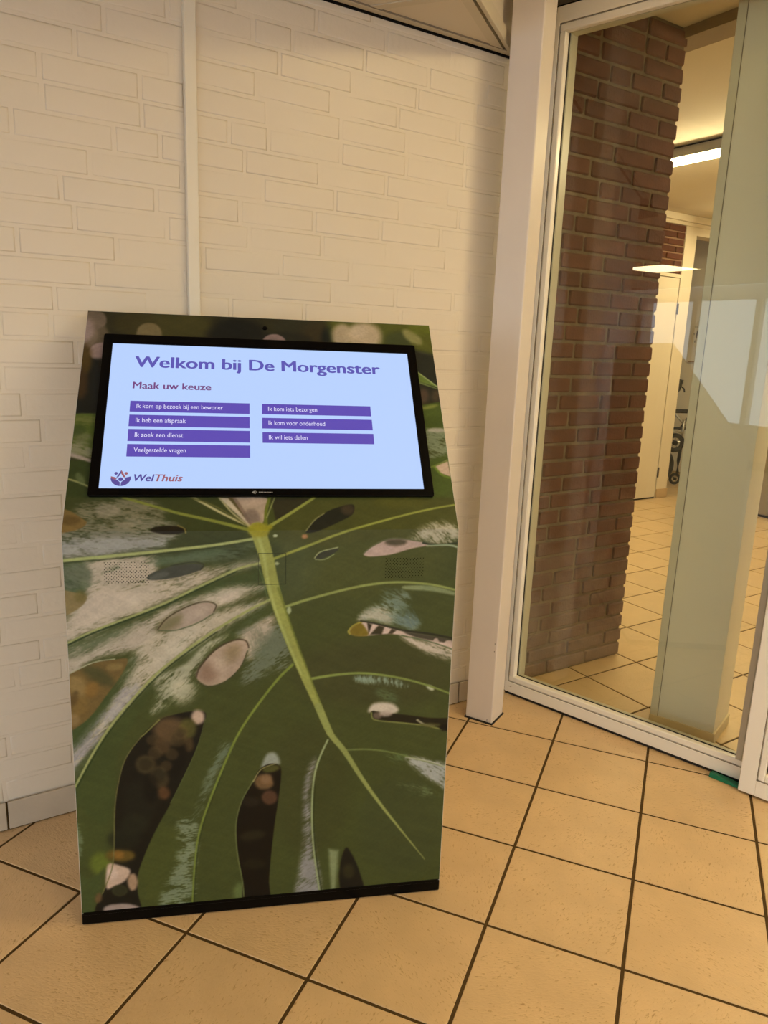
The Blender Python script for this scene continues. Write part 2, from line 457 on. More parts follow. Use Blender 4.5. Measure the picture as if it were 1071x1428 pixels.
# glazed front of the lobby on the right, out of view: only its slim posts and rails
ge = empty('window_2', (5.6, 0, 0)); tag(ge, 'glazed lobby front with slim cream posts, outside the photo on the right', 'window', kind='structure')
for k in range(7): mesh_obj('mullion', boxm(-.03, .03, -6.4+k*1.05, -6.34+k*1.05, 0, 2.17), M_post, ge)
mesh_obj('top_rail', boxm(-.03, .03, -6.4, -.1, 2.05, 2.17), M_post, ge); mesh_obj('bottom_rail', boxm(-.03, .03, -6.4, -.1, 0, .12), M_post, ge)
gs = empty('window_3', (0, -6.7, 0)); tag(gs, 'row of lobby windows behind the photographer, seen faintly mirrored in the pane', 'window', kind='structure')
mesh_obj('parapet', boxm(-6.3, 5.6, -.1, .0, 0, .45), M_plaster, gs); mesh_obj('top_rail', boxm(-6.3, 5.6, -.1, .0, 2.02, 2.2), M_post, gs)
for k in range(13): mesh_obj('mullion', boxm(-6.3+k*.95, -6.22+k*.95, -.08, 0, .45, 2.02), M_post, gs)
# the rest of the lobby: walls left of and behind the photographer
lw2 = mesh_obj('wall_west', boxm(-6.4, -6.3, -7, -1.4, 0, 2.3), M_plaster); tag(lw2, 'cream lobby wall far to the left, outside the photo', 'wall', kind='structure')
lw3 = mesh_obj('wall_north', boxm(-6.3, -1.56, -1.5, -1.4, 0, 2.3), M_plaster); tag(lw3, 'cream lobby wall continuing beyond the end of the painted brick wall', 'wall', kind='structure')
# ------------------------------------------------------------------ ceiling lights of the lobby, with unseen fill panels added
M_lamp = emit('lit_panel', LOBBY_RGB, LAMP_LOBBY)
M_lamp_fill = emit('fill_panel', LOBBY_RGB, LAMP_LOBBY*1.8)
def led_panel(x, y, label, group=None, z=CEIL-.003, m=None):
    t = empty('ceiling_light', (x, y, z))
    tag(t, label, 'ceiling light', group)
    def rect(h): return [(-h, -h), (h, -h), (h, h), (-h, h)]
    mesh_obj('frame', frame_ring(bmesh.new(), rect(.298), rect(.286), -.006, .004), M_white, t)
    mesh_obj('diffuser', boxm(-.286, .286, -.286, .286, -.003, .003), m or M_lamp, t)
    return t
led_panel(-3.88, -4.34, 'square lit ceiling panel seen mirrored in the window pane', m=emit('lit_panel_bright', LOBBY_RGB, LAMP_LOBBY*2.4))
led_panel(2.25, -2.0, 'added square fill panel at the far right of the lobby, outside the photo')  # unseen panel added to strengthen the main lamp beside it
led_panel(1.6, -4.9, 'added square fill panel behind the photographer, right of the middle')  # unseen panel added for more even light across the lobby
led_panel(1.12, -.48, 'added square fill panel in the raised bay by the glass', z=2.612, m=M_lamp_fill)  # added to brighten the pier, wall end, sill and post
LMAIN = led_panel(1.6, -2.0, 'square lit ceiling panel over the lobby, outside the photo')

# ------------------------------------------------------------------ POST
post = mesh_obj('trim_1', boxm(0, .101, 0, .098, .004, 2.62, .004, 2), M_post)
post.location = (-.3155, .0255, 0); post.rotation_euler = (0, 0, math.radians(-9.5))
tag(post, 'square cream steel post between the brick wall and the glass partition', 'post', kind='structure')
mesh_obj('foot_seal', boxm(-.003, .104, -.003, .101, 0, .005), M_gasket, post)
for dx, dz in ((.083, .014), (.092, .30), (.092, .272)):
    bm = bmesh.new(); bmesh.ops.create_cone(bm, cap_ends=True, segments=8, radius1=.0016, radius2=.0014, depth=.002, matrix=Matrix.Translation((dx, -.0006, dz)) @ Matrix.Rotation(math.pi/2, 4, 'X'))
    mesh_obj('screw', bm, M_gasket, post)
# filler wall between brick wall and the window frame
fil = mesh_obj('wall_corner', boxm(-.10, .012, .05, .11, 0, 2.6), M_white)
fil.location = (G0.x, G0.y, 0); fil.rotation_euler = (0, 0, GA)
tag(fil, 'plain cream filler strip between post and window frame', 'wall', kind='structure')

# ------------------------------------------------------------------ GLASS PARTITION (window_1): x along, y into the hall
win = empty('window_1', (G0.x, G0.y, 0), GA); tag(win, 'tall fixed window pane in a cream metal frame left of the door leaf', 'window', kind='structure')
def wp(name, x0, x1, y0, y1, z0, z1, m, bev=.0015):
    return mesh_obj(name, boxm(x0, x1, y0, y1, z0, z1, bev), m, win)
XR = .905
wp('sill_gasket', 0, XR, .006, .05, .0, .012, M_gasket, 0)
wp('sill', .000, XR, 0, .062, .011, .053, M_alu)
wp('sill_bead', .0125, .874, .0035, .028, .0535, .0755, M_alu, .003)
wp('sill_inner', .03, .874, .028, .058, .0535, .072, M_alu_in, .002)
wp('sill_seam', .0125, XR, .0012, .003, .0525, .0542, M_seam, 0)
wp('stile', .000, .013, 0, .062, .053, 2.29, M_alu)
wp('stile_seam', .0128, .0146, .0006, .002, .0535, 2.28, M_seam, 0)
wp('stile_bead', .0145, .036, .0025, .026, .074, 2.262, M_alu, .003)
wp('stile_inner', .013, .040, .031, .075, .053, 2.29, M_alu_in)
wp('head', .000, XR, 0, .062, 2.287, 2.335, M_alu)
wp('head_seam', .0125, XR, .0012, .003, 2.2855, 2.2875, M_seam, 0)
wp('head_bead', .0145, XR, .0025, .026, 2.262, 2.286, M_alu, .003)
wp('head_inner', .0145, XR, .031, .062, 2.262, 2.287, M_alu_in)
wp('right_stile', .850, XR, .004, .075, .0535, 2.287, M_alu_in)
wp('right_bead', .832, .851, .003, .026, .072, 2.262, mat('grey_bead', 'b6ad98', .4), .002)
wp('fascia', -.02, 2.4, .02, .06, 2.335, 2.62, mat('bronze_fascia', '5c5042', .4, .4), 0)
wp('fascia_gap', -.01, 2.4, .004, .02, 2.335, 2.340, M_gap, 0)
wp('pane', .030, .852, .0275, .0315, .066, 2.268, M_glass, 0)
wp('pane_gasket', .036, .850, .0255, .0280, .0755, .0785, M_gasket, 0)
wp('pane_gasket', .0362, .0382, .0255, .0280, .0755, 2.262, M_gasket, 0)
for k in range(5):
    bm = bmesh.new(); bmesh.ops.create_icosphere(bm, subdivisions=1, radius=random.uniform(.0012, .0024), matrix=Matrix.Translation((.022+random.uniform(-.006, .010), -.0004, .036+random.uniform(-.004, .003))) @ Matrix.Scale(.25, 4, (0, 1, 0)))
    o = mesh_obj('rust_spot', bm, M_dirt, win)

# door leaf to the right, standing 5 cm proud of the fixed frame
door = empty('door_1', (G0.x, G0.y, 0), GA); tag(door, 'cream metal sliding door leaf at the right edge, lapping over the window frame', 'door', kind='structure')
def dp(name, x0, x1, y0, y1, z0, z1, m, bev=.0015): return mesh_obj(name, boxm(x0, x1, y0, y1, z0, z1, bev), m, door)
DX = .8645
dp('leaf_stile', DX, DX+.046, -.052, -.008, .008, 2.24, M_alu)
dp('leaf_rail', DX+.046, DX+.97, -.052, -.008, .008, .058, M_alu)
dp('leaf_rail', DX+.046, DX+.97, -.052, -.008, 2.18, 2.24, M_alu)
dp('leaf_stile', DX+.97, DX+1.016, -.052, -.008, .008, 2.24, M_alu)
dp('leaf_seam', DX+.0458, DX+.0475, -.0515, -.050, .058, 2.18, M_seam, 0)
dp('leaf_seam', DX+.046, DX+.97, -.0515, -.050, .0578, .0595, M_seam, 0)
dp('leaf_bead', DX+.0475, DX+.066, -.0495, -.03, .0595, 2.18, M_alu, .003)
dp('leaf_bead', DX+.066, DX+.97, -.0495, -.03, .0595, .080, M_alu, .003)
dp('leaf_pane', DX+.06, DX+.975, -.026, -.022, .07, 2.19, M_glass, 0)
dp('leaf_gasket', DX+.066, DX+.068, -.032, -.026, .08, 2.18, M_gasket, 0)
dp('track', .91, 2.4, -.002, .06, .0, .012, M_alu, 0)

# wedge
wg = bmesh.new()
extrude_profile(wg, [(-.017, 0), (.012, 0), (.012, .010), (-.015, .016)], 0, .10)
bmesh.ops.bevel(wg, geom=[e for e in wg.edges], offset=.0012, segments=1, affect='EDGES')
for v in wg.verts:
    if v.co.x > .09: v.co.z *= .5
wo = mesh_obj('door_wedge', wg, M_green); q = Vector((.4905, .004)); wo.location = (q.x, q.y, .0003); wo.rotation_euler = (0, 0, math.radians(-21.5))
tag(wo, 'small green rubber door wedge on the tiles against the window sill', 'door wedge')

# ------------------------------------------------------------------ BARE BRICK PIER behind the pane
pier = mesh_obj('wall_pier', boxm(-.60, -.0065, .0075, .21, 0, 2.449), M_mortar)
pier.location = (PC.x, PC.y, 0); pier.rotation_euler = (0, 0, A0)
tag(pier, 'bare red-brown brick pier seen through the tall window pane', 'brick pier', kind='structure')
pm = {}
r5 = random.Random(5)
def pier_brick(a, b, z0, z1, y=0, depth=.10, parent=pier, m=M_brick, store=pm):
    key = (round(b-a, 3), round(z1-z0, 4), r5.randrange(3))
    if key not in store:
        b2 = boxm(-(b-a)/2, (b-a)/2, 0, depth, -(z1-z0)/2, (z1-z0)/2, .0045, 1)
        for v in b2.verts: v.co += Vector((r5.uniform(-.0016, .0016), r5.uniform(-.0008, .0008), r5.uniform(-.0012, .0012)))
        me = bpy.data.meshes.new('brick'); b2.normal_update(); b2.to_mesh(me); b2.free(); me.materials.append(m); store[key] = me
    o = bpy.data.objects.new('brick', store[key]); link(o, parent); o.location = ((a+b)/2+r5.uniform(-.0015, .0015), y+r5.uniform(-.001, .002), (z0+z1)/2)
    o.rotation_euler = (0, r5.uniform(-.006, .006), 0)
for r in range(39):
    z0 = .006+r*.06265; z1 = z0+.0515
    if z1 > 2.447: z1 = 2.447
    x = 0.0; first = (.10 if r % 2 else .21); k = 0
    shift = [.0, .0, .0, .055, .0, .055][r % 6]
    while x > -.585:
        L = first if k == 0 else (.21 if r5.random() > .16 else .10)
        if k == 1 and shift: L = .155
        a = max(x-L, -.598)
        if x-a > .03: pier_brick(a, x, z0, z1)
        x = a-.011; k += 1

# ------------------------------------------------------------------ WHITE STUB WALL behind the pane
SA = math.radians(-16.0)
stub = mesh_obj('wall_stub', boxm(-.212, 0, 0, .19, 0, 2.449, .001), M_white)
stub.location = (.4975, .2105, 0); stub.rotation_euler = (0, 0, SA)
tag(stub, 'short cream wall end with low skirting right behind the window pane', 'wall', kind='structure')
mesh_obj('corner_strip', boxm(-.2135, -.188, -.004, .03, .04, 2.449, .001), M_alu_in, stub)
mesh_obj('strip_seam', boxm(-.188, -.1865, -.0035, 0, .04, 2.449), M_seam, stub)
mesh_obj('skirting', boxm(-.215, .006, -.006, .192, 0, .041, .0015), mat('cream_skirting', 'd8c8a4', .5, var=.03), stub)

# ------------------------------------------------------------------ THE HALL BEYOND
HC = 2.45
hc = mesh_obj('ceiling', boxm(-4.5, 5.0, 0, 9, HC, HC+.05), M_ceil_in)
for v in hc.data.vertices:   # cut along the glass line so that it stays on the hall's side
    if v.co.y < 1: v.co.y = (G0+gn*.04).y+(v.co.x-(G0+gn*.04).x)*math.tan(GA)
tag(hc, 'smooth warm-lit plaster ceiling of the hall beyond the glass', 'ceiling', kind='structure')
bd = Vector((wd.y, -wd.x))
beam = mesh_obj('trim_2', boxm(-1.2, 2.2, -.02, .10, HC-.038, HC-.0005), mat('brown_beam', '8a7658', .6, var=.05))
beam.location = (PC.x-wd.x*.0, PC.y-wd.y*.0, 0); beam.rotation_euler = (0, 0, A0-math.pi/2)
tag(beam, 'flat grey-brown beam under the hall ceiling, running off the top of the brick pier', 'beam', kind='structure')

# far wall with the door: parallel to the pier
FW0 = Vector((.108, 4.83))
farw = mesh_obj('wall_far', boxm(.0, .15, 0, .12, 0, HC), M_plaster)
farw.location = (FW0.x, FW0.y, 0); farw.rotation_euler = (0, 0, A0)
tag(farw, 'cream corner of wall right of the far door, beyond the pier', 'wall', kind='structure')
mesh_obj('skirting', boxm(.0, .153, -.012, .0, 0, .085, .002), mat('far_skirting', 'c0a47c', .4), farw)
mesh_obj('bulkhead', boxm(.15, 2.6, 0, .12, 2.30, HC), M_plaster, farw)
mesh_obj('cornice', boxm(-1.6, 2.6, -.03, .0, HC-.055, HC-.001, .003), M_plaster, farw)
mesh_obj('cornice_shade', boxm(-1.6, 2.6, -.012, .0, HC-.085, HC-.056, .002), M_plaster, farw)
fb = mesh_obj('wall_lintel', boxm(-1.6, -.003, .012, .12, 1.97, 2.37), mat('far_mortar', '9a7c5a', .9))
fb.location = farw.location; fb.rotation_euler = farw.rotation_euler
tag(fb, 'small dark brick panel over the far cream door', 'wall', kind='structure')
fm = {}
for r in range(7):
    z0 = 1.972+r*.0572; x = -.008; k = 0
    while x > -.9:
        L = .10 if (k == 0 and r % 2) else .21
        pier_brick(x-L, x, z0, min(z0+.046, 2.369), 0, .02, fb, M_brick_far, fm); x -= L+.011; k += 1
d2 = empty('door_2', (FW0.x, FW0.y, 0), A0); tag(d2, 'plain cream door with two dark hinges in the far wall behind the pier', 'door', kind='structure')
mesh_obj('leaf', boxm(-.93, -.012, .0, .04, .012, 1.935, .002), M_plaster, d2)
mesh_obj('door_head', boxm(-1.0, .0, -.004, .06, 1.94, 1.968, .002), M_plaster, d2)
mesh_obj('threshold_gap', boxm(-.93, -.012, .004, .04, 0, .012), M_gap, d2)
for z in (.24, 1.68):
    bm = bmesh.new(); tube(bm, [(-.006, -.008, z-.045), (-.006, -.008, z+.045)], .008, 8); mesh_obj('hinge', bm, M_chrome if 0 else mat('dark_hinge', '3c3020', .5), d2)
lw = mesh_obj('wall_left_far', boxm(-3.6, -.94, .0, .12, 0, HC), M_plaster); lw.location = farw.location; lw.rotation_euler = farw.rotation_euler
tag(lw, 'cream wall to the left of the far door, hidden behind the pier', 'wall', kind='structure')
# recess wall with the clock
RW = Vector((.25, 6.15))
rw = mesh_obj('wall_back', boxm(-1.2, 4.6, 0, .12, 0, HC), M_plaster); rw.location = (RW.x, RW.y, 0); rw.rotation_euler = (0, 0, A0-math.pi/2)
tag(rw, 'cream wall at the very back of the hall carrying the clock', 'wall', kind='structure')
mesh_obj('skirting', boxm(-1.2, 4.6, -.012, 0, 0, .08, .002), mat('back_skirting', 'a88c60', .5), rw)
rail = mesh_obj('trim_3', boxm(.0, .30, -.015, 0, 1.225, 1.237), mat('wall_rail', 'a08254', .5)); rail.location = rw.location; rail.rotation_euler = rw.rotation_euler
tag(rail, 'thin brown rail on the back wall under the clock', 'rail', kind='structure')
rl = mesh_obj('wall_right_far', boxm(-2.8, 3.4, 0, .12, 0, HC), M_plaster); rl.location = (3.6, 3.2, 0); rl.rotation_euler = (0, 0, A0)
tag(rl, 'cream wall on the far right side of the hall, out of view', 'wall', kind='structure')
for nm, b_, lb in (('wall_east', (4.85, 4.95, -1.4, 9), 'cream end wall of the hall on the right, outside the photo'), ('wall_hall_north', (-4.45, 4.95, 8.9, 9.0), 'cream rear wall of the hall beyond the back wall'), ('wall_hall_west', (-4.5, -4.4, 1.6, 9), 'cream wall closing the hall on the left, hidden')):
    o = mesh_obj(nm, boxm(b_[0], b_[1], b_[2], b_[3], 0, HC+.1), M_plaster); tag(o, lb, 'wall', kind='structure')
o = mesh_obj('wall_partition', boxm(2.42, 5.4, .0, .06, 0, 2.6), M_plaster); o.location = (G0.x, G0.y, 0); o.rotation_euler = (0, 0, GA)
tag(o, 'cream wall continuing right of the door leaf, outside the photo', 'wall', kind='structure')
# clock
ck = empty('wall_clock', (RW.x, RW.y, 1.508), A0-math.pi/2); tag(ck, 'round wall clock half hidden behind the cream wall end, dark centre and numerals around', 'clock')
def disc(name, r0, y0, y1, m, seg=40, x=.175, z=.0):
    bm = bmesh.new(); bmesh.ops.create_cone(bm, cap_ends=True, segments=seg, radius1=r0, radius2=r0, depth=y1-y0, matrix=Matrix.Translation((x, (y0+y1)/2, z)) @ Matrix.Rotation(math.pi/2, 4, 'X'))
    return mesh_obj(name, bm, m, ck)
disc('face', .178, -.012, -.001, mat('clock_face', 'd8c8a4', .5)); disc('centre', .115, -.018, -.012, mat('clock_centre', '2a2018', .5))

def text_mesh(body, width, cap, bold=0.0, shear=0.0):
    cu = bpy.data.curves.new('t', 'FONT'); cu.body = body; cu.size = 1.0; cu.shear = shear; cu.resolution_u = 4; cu.fill_mode = 'FRONT'
    o = bpy.data.objects.new('t', cu); COL.objects.link(o)
    dg = bpy.context.evaluated_depsgraph_get(); me = bpy.data.meshes.new_from_object(o.evaluated_get(dg))
    bpy.data.objects.remove(o); bpy.data.curves.remove(cu)
    co = np.empty(len(me.vertices)*3); me.vertices.foreach_get('co', co); co = co.reshape(-1, 3)
    x0, x1 = co[:, 0].min(), co[:, 0].max(); k = width/(x1-x0)
    co[:, 0] = (co[:, 0]-x0)*k; co[:, 1] *= cap/.73
    me.vertices.foreach_set('co', co.ravel())
    if bold > 0:      # heavier strokes: the same outline laid again, shifted by a hair
        bm = bmesh.new()
        for dx, dy in ((-1, 0), (-.33, .25), (.33, -.25), (1, 0)):
            n0 = len(bm.verts); bm.from_mesh(me); bm.verts.ensure_lookup_table()
            for v in bm.verts[n0:]: v.co += Vector((dx*bold*cap, dy*bold*cap, 0))
        bm.to_mesh(me); bm.free()
    return me
for i, tx in enumerate(['12', '1', '2', '3', '4', '5', '6', '7', '8', '9', '10', '11']):
    a = math.pi/2-i*math.pi/6
    for q, dg_ in enumerate(tx):
        me = text_mesh(dg_, .015 if dg_ != '1' else .006, .024); me.materials.append(M_dark)
        for v in me.vertices: v.co = Vector((v.co.x-.0075+(q-(len(tx)-1)/2)*.017, 0, v.co.y-.012))
        o = bpy.data.objects.new('numeral', me); link(o, ck); o.location = (.175+.146*math.cos(a), -.0128, .146*math.sin(a))

# batten light of the hall, plus unseen ones added to brighten it
M_tube = emit('lit_batten', TUBE_RGB, LAMP_TUBE)
def batten(x, y, label, L=1.2):
    t = empty('batten_light', (x, y, HC), A0-math.pi/2); tag(t, label, 'ceiling light')
    mesh_obj('housing', boxm(-L/2, L/2, -.048, .048, -.062, -.012, .003), M_grey, t)
    mesh_obj('shadow_gap', boxm(-L/2, L/2, -.03, .03, -.010, -.0005), M_gap, t)
    bm = bmesh.new(); extrude_profile(bm, [(-.040, -.062), (-.036, -.080), (-.022, -.090), (.022, -.090), (.036, -.080), (.040, -.062)], -L/2+.01, L/2-.01)
    mesh_obj('diffuser', bm, M_tube, t)
    mesh_obj('end_cap', boxm(-L/2, -L/2+.01, -.049, .049, -.091, -.012, .003), M_white, t)
    mesh_obj('end_cap', boxm(L/2-.01, L/2, -.049, .049, -.091, -.012, .003), M_white, t)
    return t
batten(.10, 2.56, 'long lit batten lamp under the hall ceiling, between pier and wall end', 1.3)
batten(1.0, 4.4, 'added fill batten lamp deeper in the hall, hidden behind the wall end', 1.2)  # unseen lamp added because the hall came out too dark
batten(1.5, 1.5, 'added fill batten lamp at the right of the hall, out of the photo', 1.2)  # unseen lamp added to light the side face of the wall end

# grey cabinet
cb = empty('grey_cabinet', (.920, 4.47, 0), A0-math.pi/2); tag(cb, 'tall grey cabinet standing in the hall at the right edge behind the glass', 'cabinet')
mesh_obj('carcass', boxm(0, .60, .0, .45, .02, 1.75, .003), M_grey, cb)
mesh_obj('plinth', boxm(.01, .59, .01, .44, 0, .02), M_gap, cb)
mesh_obj('door', boxm(.003, .298, -.018, -.0005, .03, 1.74, .002), M_grey, cb)
mesh_obj('door', boxm(.302, .597, -.018, -.0005, .03, 1.74, .002), M_grey, cb)

# ------------------------------------------------------------------ folded walking frame (rollator) by the back wall
RA = math.atan2(.907, -.36)-math.pi/2
ro = empty('rollator', (.22, 5.70, 0), RA); tag(ro, 'folded black rollator with a hand grip and small wheels leaning in the far recess', 'rollator')
def rt(name, pts, r, m, seg=8, parent=ro):
    bm = bmesh.new(); tube(bm, pts, r, seg); return mesh_obj(name, bm, m, parent, True)
rt('grip', [(-.066, 0, .935), (-.058, -.01, .96), (-.040, -.015, 1.06)], [.030, .036, .038], M_dark)
rt('brake_lever', [(-.045, -.01, .985), (-.01, -.01, .985), (.015, -.01, .965), (.022, -.01, .935)], .007, M_dark)
rt('push_tube', [(-.052, 0, .95), (-.075, 0, .86), (-.104, 0, .775), (-.108, 0, .70), (-.092, 0, .56), (-.085, 0, .45)], .014, M_dark)
rt('push_tube', [(.30, .03, .80), (.28, .03, .77), (.27, .03, .60), (.26, .03, .44)], .014, M_dark)
rt('seat_bar', [(-.10, 0, .745), (.30, .02, .745)], .020, M_dark); rt('cross_bar', [(-.06, .01, .74), (.06, .01, .62), (.20, .02, .50)], .010, M_chrome)
rt('cross_bar', [(.12, .01, .72), (.02, .01, .56)], .010, M_dark); rt('cross_bar', [(-.08, 0, .575), (.26, .02, .575)], .012, M_dark)
rt('leg_tube', [(.05, -.02, .66), (.05, -.02, .43)], .013, M_chrome); rt('leg_tube', [(.06, 0, .43), (.05, 0, .25), (.055, 0, .12)], .017, M_dark)
def wheel(cx, cz, r, y=-.01):
    w = empty('wheel', (cx, y, cz), 0, ro)
    bm = bmesh.new(); n = 28; tr = r*.24
    rings = []
    for i in range(n):
        a = 2*math.pi*i/n
        rings.append([bm.verts.new(((r-tr+tr*math.cos(b))*math.cos(a), tr*math.sin(b)*.9, (r-tr+tr*math.cos(b))*math.sin(a))) for b in [2*math.pi*k/8 for k in range(8)]])
    for i in range(n):
        A, B = rings[i], rings[(i+1) % n]
        for k in range(8): bm.faces.new((A[k], A[(k+1) % 8], B[(k+1) % 8], B[k]))
    mesh_obj('tyre', bm, M_dark, w, True)
    for k in range(5):
        a = 2*math.pi*k/5+.3
        bm = bmesh.new(); tube(bm, [(0, 0, 0), (math.cos(a)*(r-tr), 0, math.sin(a)*(r-tr))], .007, 6); mesh_obj('spoke', bm, M_chrome, w)
    bm = bmesh.new(); tube(bm, [(0, -.018, 0), (0, .018, 0)], r*.26, 12); mesh_obj('hub', bm, M_dark, w)
wheel(-.015, .43, .098, -.02); wheel(.035, .062, .060, 0.0)
bm = bmesh.new(); bmesh.ops.create_uvsphere(bm, u_segments=20, v_segments=12, radius=1, matrix=Matrix.Translation((-.075, .05, .19)) @ Matrix.Diagonal((.105, .05, .155, 1)))
for v in bm.verts: v.co.z = max(v.co.z, .045)
mesh_obj('bag', bm, M_dark, ro, True)
rt('mud_guard', [(-.10, -.02, .50), (-.06, -.02, .535), (-.01, -.02, .55), (.05, -.02, .53)], .012, M_chrome)

# ------------------------------------------------------------------ THE KIOSK
KA = math.radians(32.4); kk = Vector((math.cos(KA), math.sin(KA))); kn = Vector((-kk.y, kk.x))
KO = kk*(-1.377+.4075)+kn*(-.641)
kiosk = empty('information_kiosk', (KO.x, KO.y, 0), KA)
tag(kiosk, 'freestanding touch screen kiosk wrapped in a green monstera leaf print', 'kiosk')
BY, BZ, TY, TZ = .017, .896, .383, 1.332
HW = .4075
prof = [(.0015, .028), (BY+.0015, BZ), (TY+.001, TZ-.0015), (.425, TZ-.0015), (.425, .028)]
mesh_obj('body', extrude_profile(bmesh.new(), prof, -HW, HW), M_body, kiosk)
mesh_obj('plinth', boxm(-HW, HW, .000, .42, .001, .030, .002), M_plinth, kiosk)
mesh_obj('plinth_step', boxm(-HW+.004, HW-.004, -.001, .004, .026, .033, .0005), M_plinth, kiosk)

def vnoise(x, y, seed=0):
    xi = np.floor(x).astype(np.int64); yi = np.floor(y).astype(np.int64); fx = x-xi; fy = y-yi
    fx = fx*fx*(3-2*fx); fy = fy*fy*(3-2*fy)
    def h(a, b):
        n = (a*374761393+b*668265263+seed*974711) & 0x7fffffff
        n = ((n ^ (n >> 13))*1274126177) & 0x7fffffff
        return ((n ^ (n >> 16)) & 0xffff)/65535.0
    return (h(xi, yi)*(1-fx)+h(xi+1, yi)*fx)*(1-fy)+(h(xi, yi+1)*(1-fx)+h(xi+1, yi+1)*fx)*fy
def seg_dist(X, Y, ax, ay, bx, by):
    dx, dy = bx-ax, by-ay; l = dx*dx+dy*dy+1e-9
    u = np.clip(((X-ax)*dx+(Y-ay)*dy)/l, 0, 1)
    return np.hypot(X-ax-u*dx, Y-ay-u*dy), u
def smooth_curve(q, closed, k=4):
    """Catmull-Rom through the points"""
    n = len(q); out = []
    for i in range(n if closed else n-1):
        p1, p2 = q[i], q[(i+1) % n]
        p0 = q[i-1] if (closed or i > 0) else p1; p3 = q[(i+2) % n] if (closed or i+2 < n) else p2
        for j in range(k):
            t = j/k
            out.append(.5*(2*p1+(p2-p0)*t+(2*p0-5*p1+4*p2-p3)*t*t+(3*p1-p0-3*p2+p3)*t**3))
    if not closed: out.append(q[-1])
    return np.array(out)
def paint_leaf(X, Y, data):
    """X, Y: panel coordinates in mm (2-D grids). Returns sRGB floats of the printed leaf."""
    img = np.zeros(X.shape+(3,)); img[:] = (.27, .29, .15)
    for ln in data.strip().split('\n'):
        hd, pt = ln.split('|'); hd = [float(v) for v in hd.split()]; q = np.array(pt.split(), float).reshape(-1, 2)
        col = np.array(hd[1:4])/255; closed = hd[0] == 1; al = hd[5]; e0, e1 = hd[6], hd[7]
        sheen = closed and e0 != 999 and e1 > 0
        soft = hd[4]*(1.7 if sheen else .8)+.5
        if len(q) > (4 if closed else 2): q = smooth_curve(q, closed)
        pad = soft*1.6+(0 if closed else max(e0, e1))
        x0, y0 = q.min(0)-pad; x1, y1 = q.max(0)+pad
        i0 = np.searchsorted(Y[:, 0], y0); i1 = np.searchsorted(Y[:, 0], y1); j0 = np.searchsorted(X[0], x0); j1 = np.searchsorted(X[0], x1)
        if i1 <= i0 or j1 <= j0: continue
        x = X[i0:i1, j0:j1]; y = Y[i0:i1, j0:j1]
        if not closed:
            w0, w1 = e0/2, e1/2; L = np.r_[0, np.cumsum(np.hypot(*np.diff(q, axis=0).T))]
            d = np.full(x.shape, 1e9)
            for i in range(len(q)-1):
                dd, u = seg_dist(x, y, *q[i], *q[i+1]); t = (L[i]+u*(L[i+1]-L[i]))/L[-1]
                d = np.minimum(d, dd-(w0+(w1-w0)*t))
            m = np.clip(.5-d/(2*soft), 0, 1)
        else:
            d = np.full(x.shape, 1e9); ins = np.zeros(x.shape, bool); n = len(q)
            for i in range(n):
                (ax, ay), (bx, by) = q[i], q[(i+1) % n]
                d = np.minimum(d, seg_dist(x, y, ax, ay, bx, by)[0])
                if ay != by: ins ^= ((ay > y) != (by > y)) & (x < (bx-ax)*(y-ay)/(by-ay)+ax)
            m = np.clip(.5+np.where(ins, d, -d)/(2*soft), 0, 1)
            if sheen:
                r = math.radians(e0); a = x*math.cos(r)+y*math.sin(r); b = -x*math.sin(r)+y*math.cos(r)
                nz = .36*vnoise(a/13, b/3.0, 3)+.26*vnoise(a/5+9, b/1.7, 5)+.38*vnoise(a/42, b/15, 8)
                m = np.clip(m*(1+e1*(nz-.5)*3.4)-e1*.08, 0, 1)
        m = (m*m*(3-2*m)*al)[..., None]
        img[i0:i1, j0:j1] = img[i0:i1, j0:j1]*(1-m)+col*m
    g = .6*vnoise(X/3+Y/9, Y/3, 11)+.4*vnoise(X/22, Y/22, 12)
    # faint side veins of the blade, running away from the midrib
    w = vnoise((X*.9-Y*.35)/90, (X*.35+Y*.9)/7, 21)*.6+vnoise((X*.8+Y*.5)/70, (Y*.8-X*.5)/4, 22)*.4
    return np.clip(img*(.90+.12*g[..., None]+.10*w[..., None]), 0, 1)

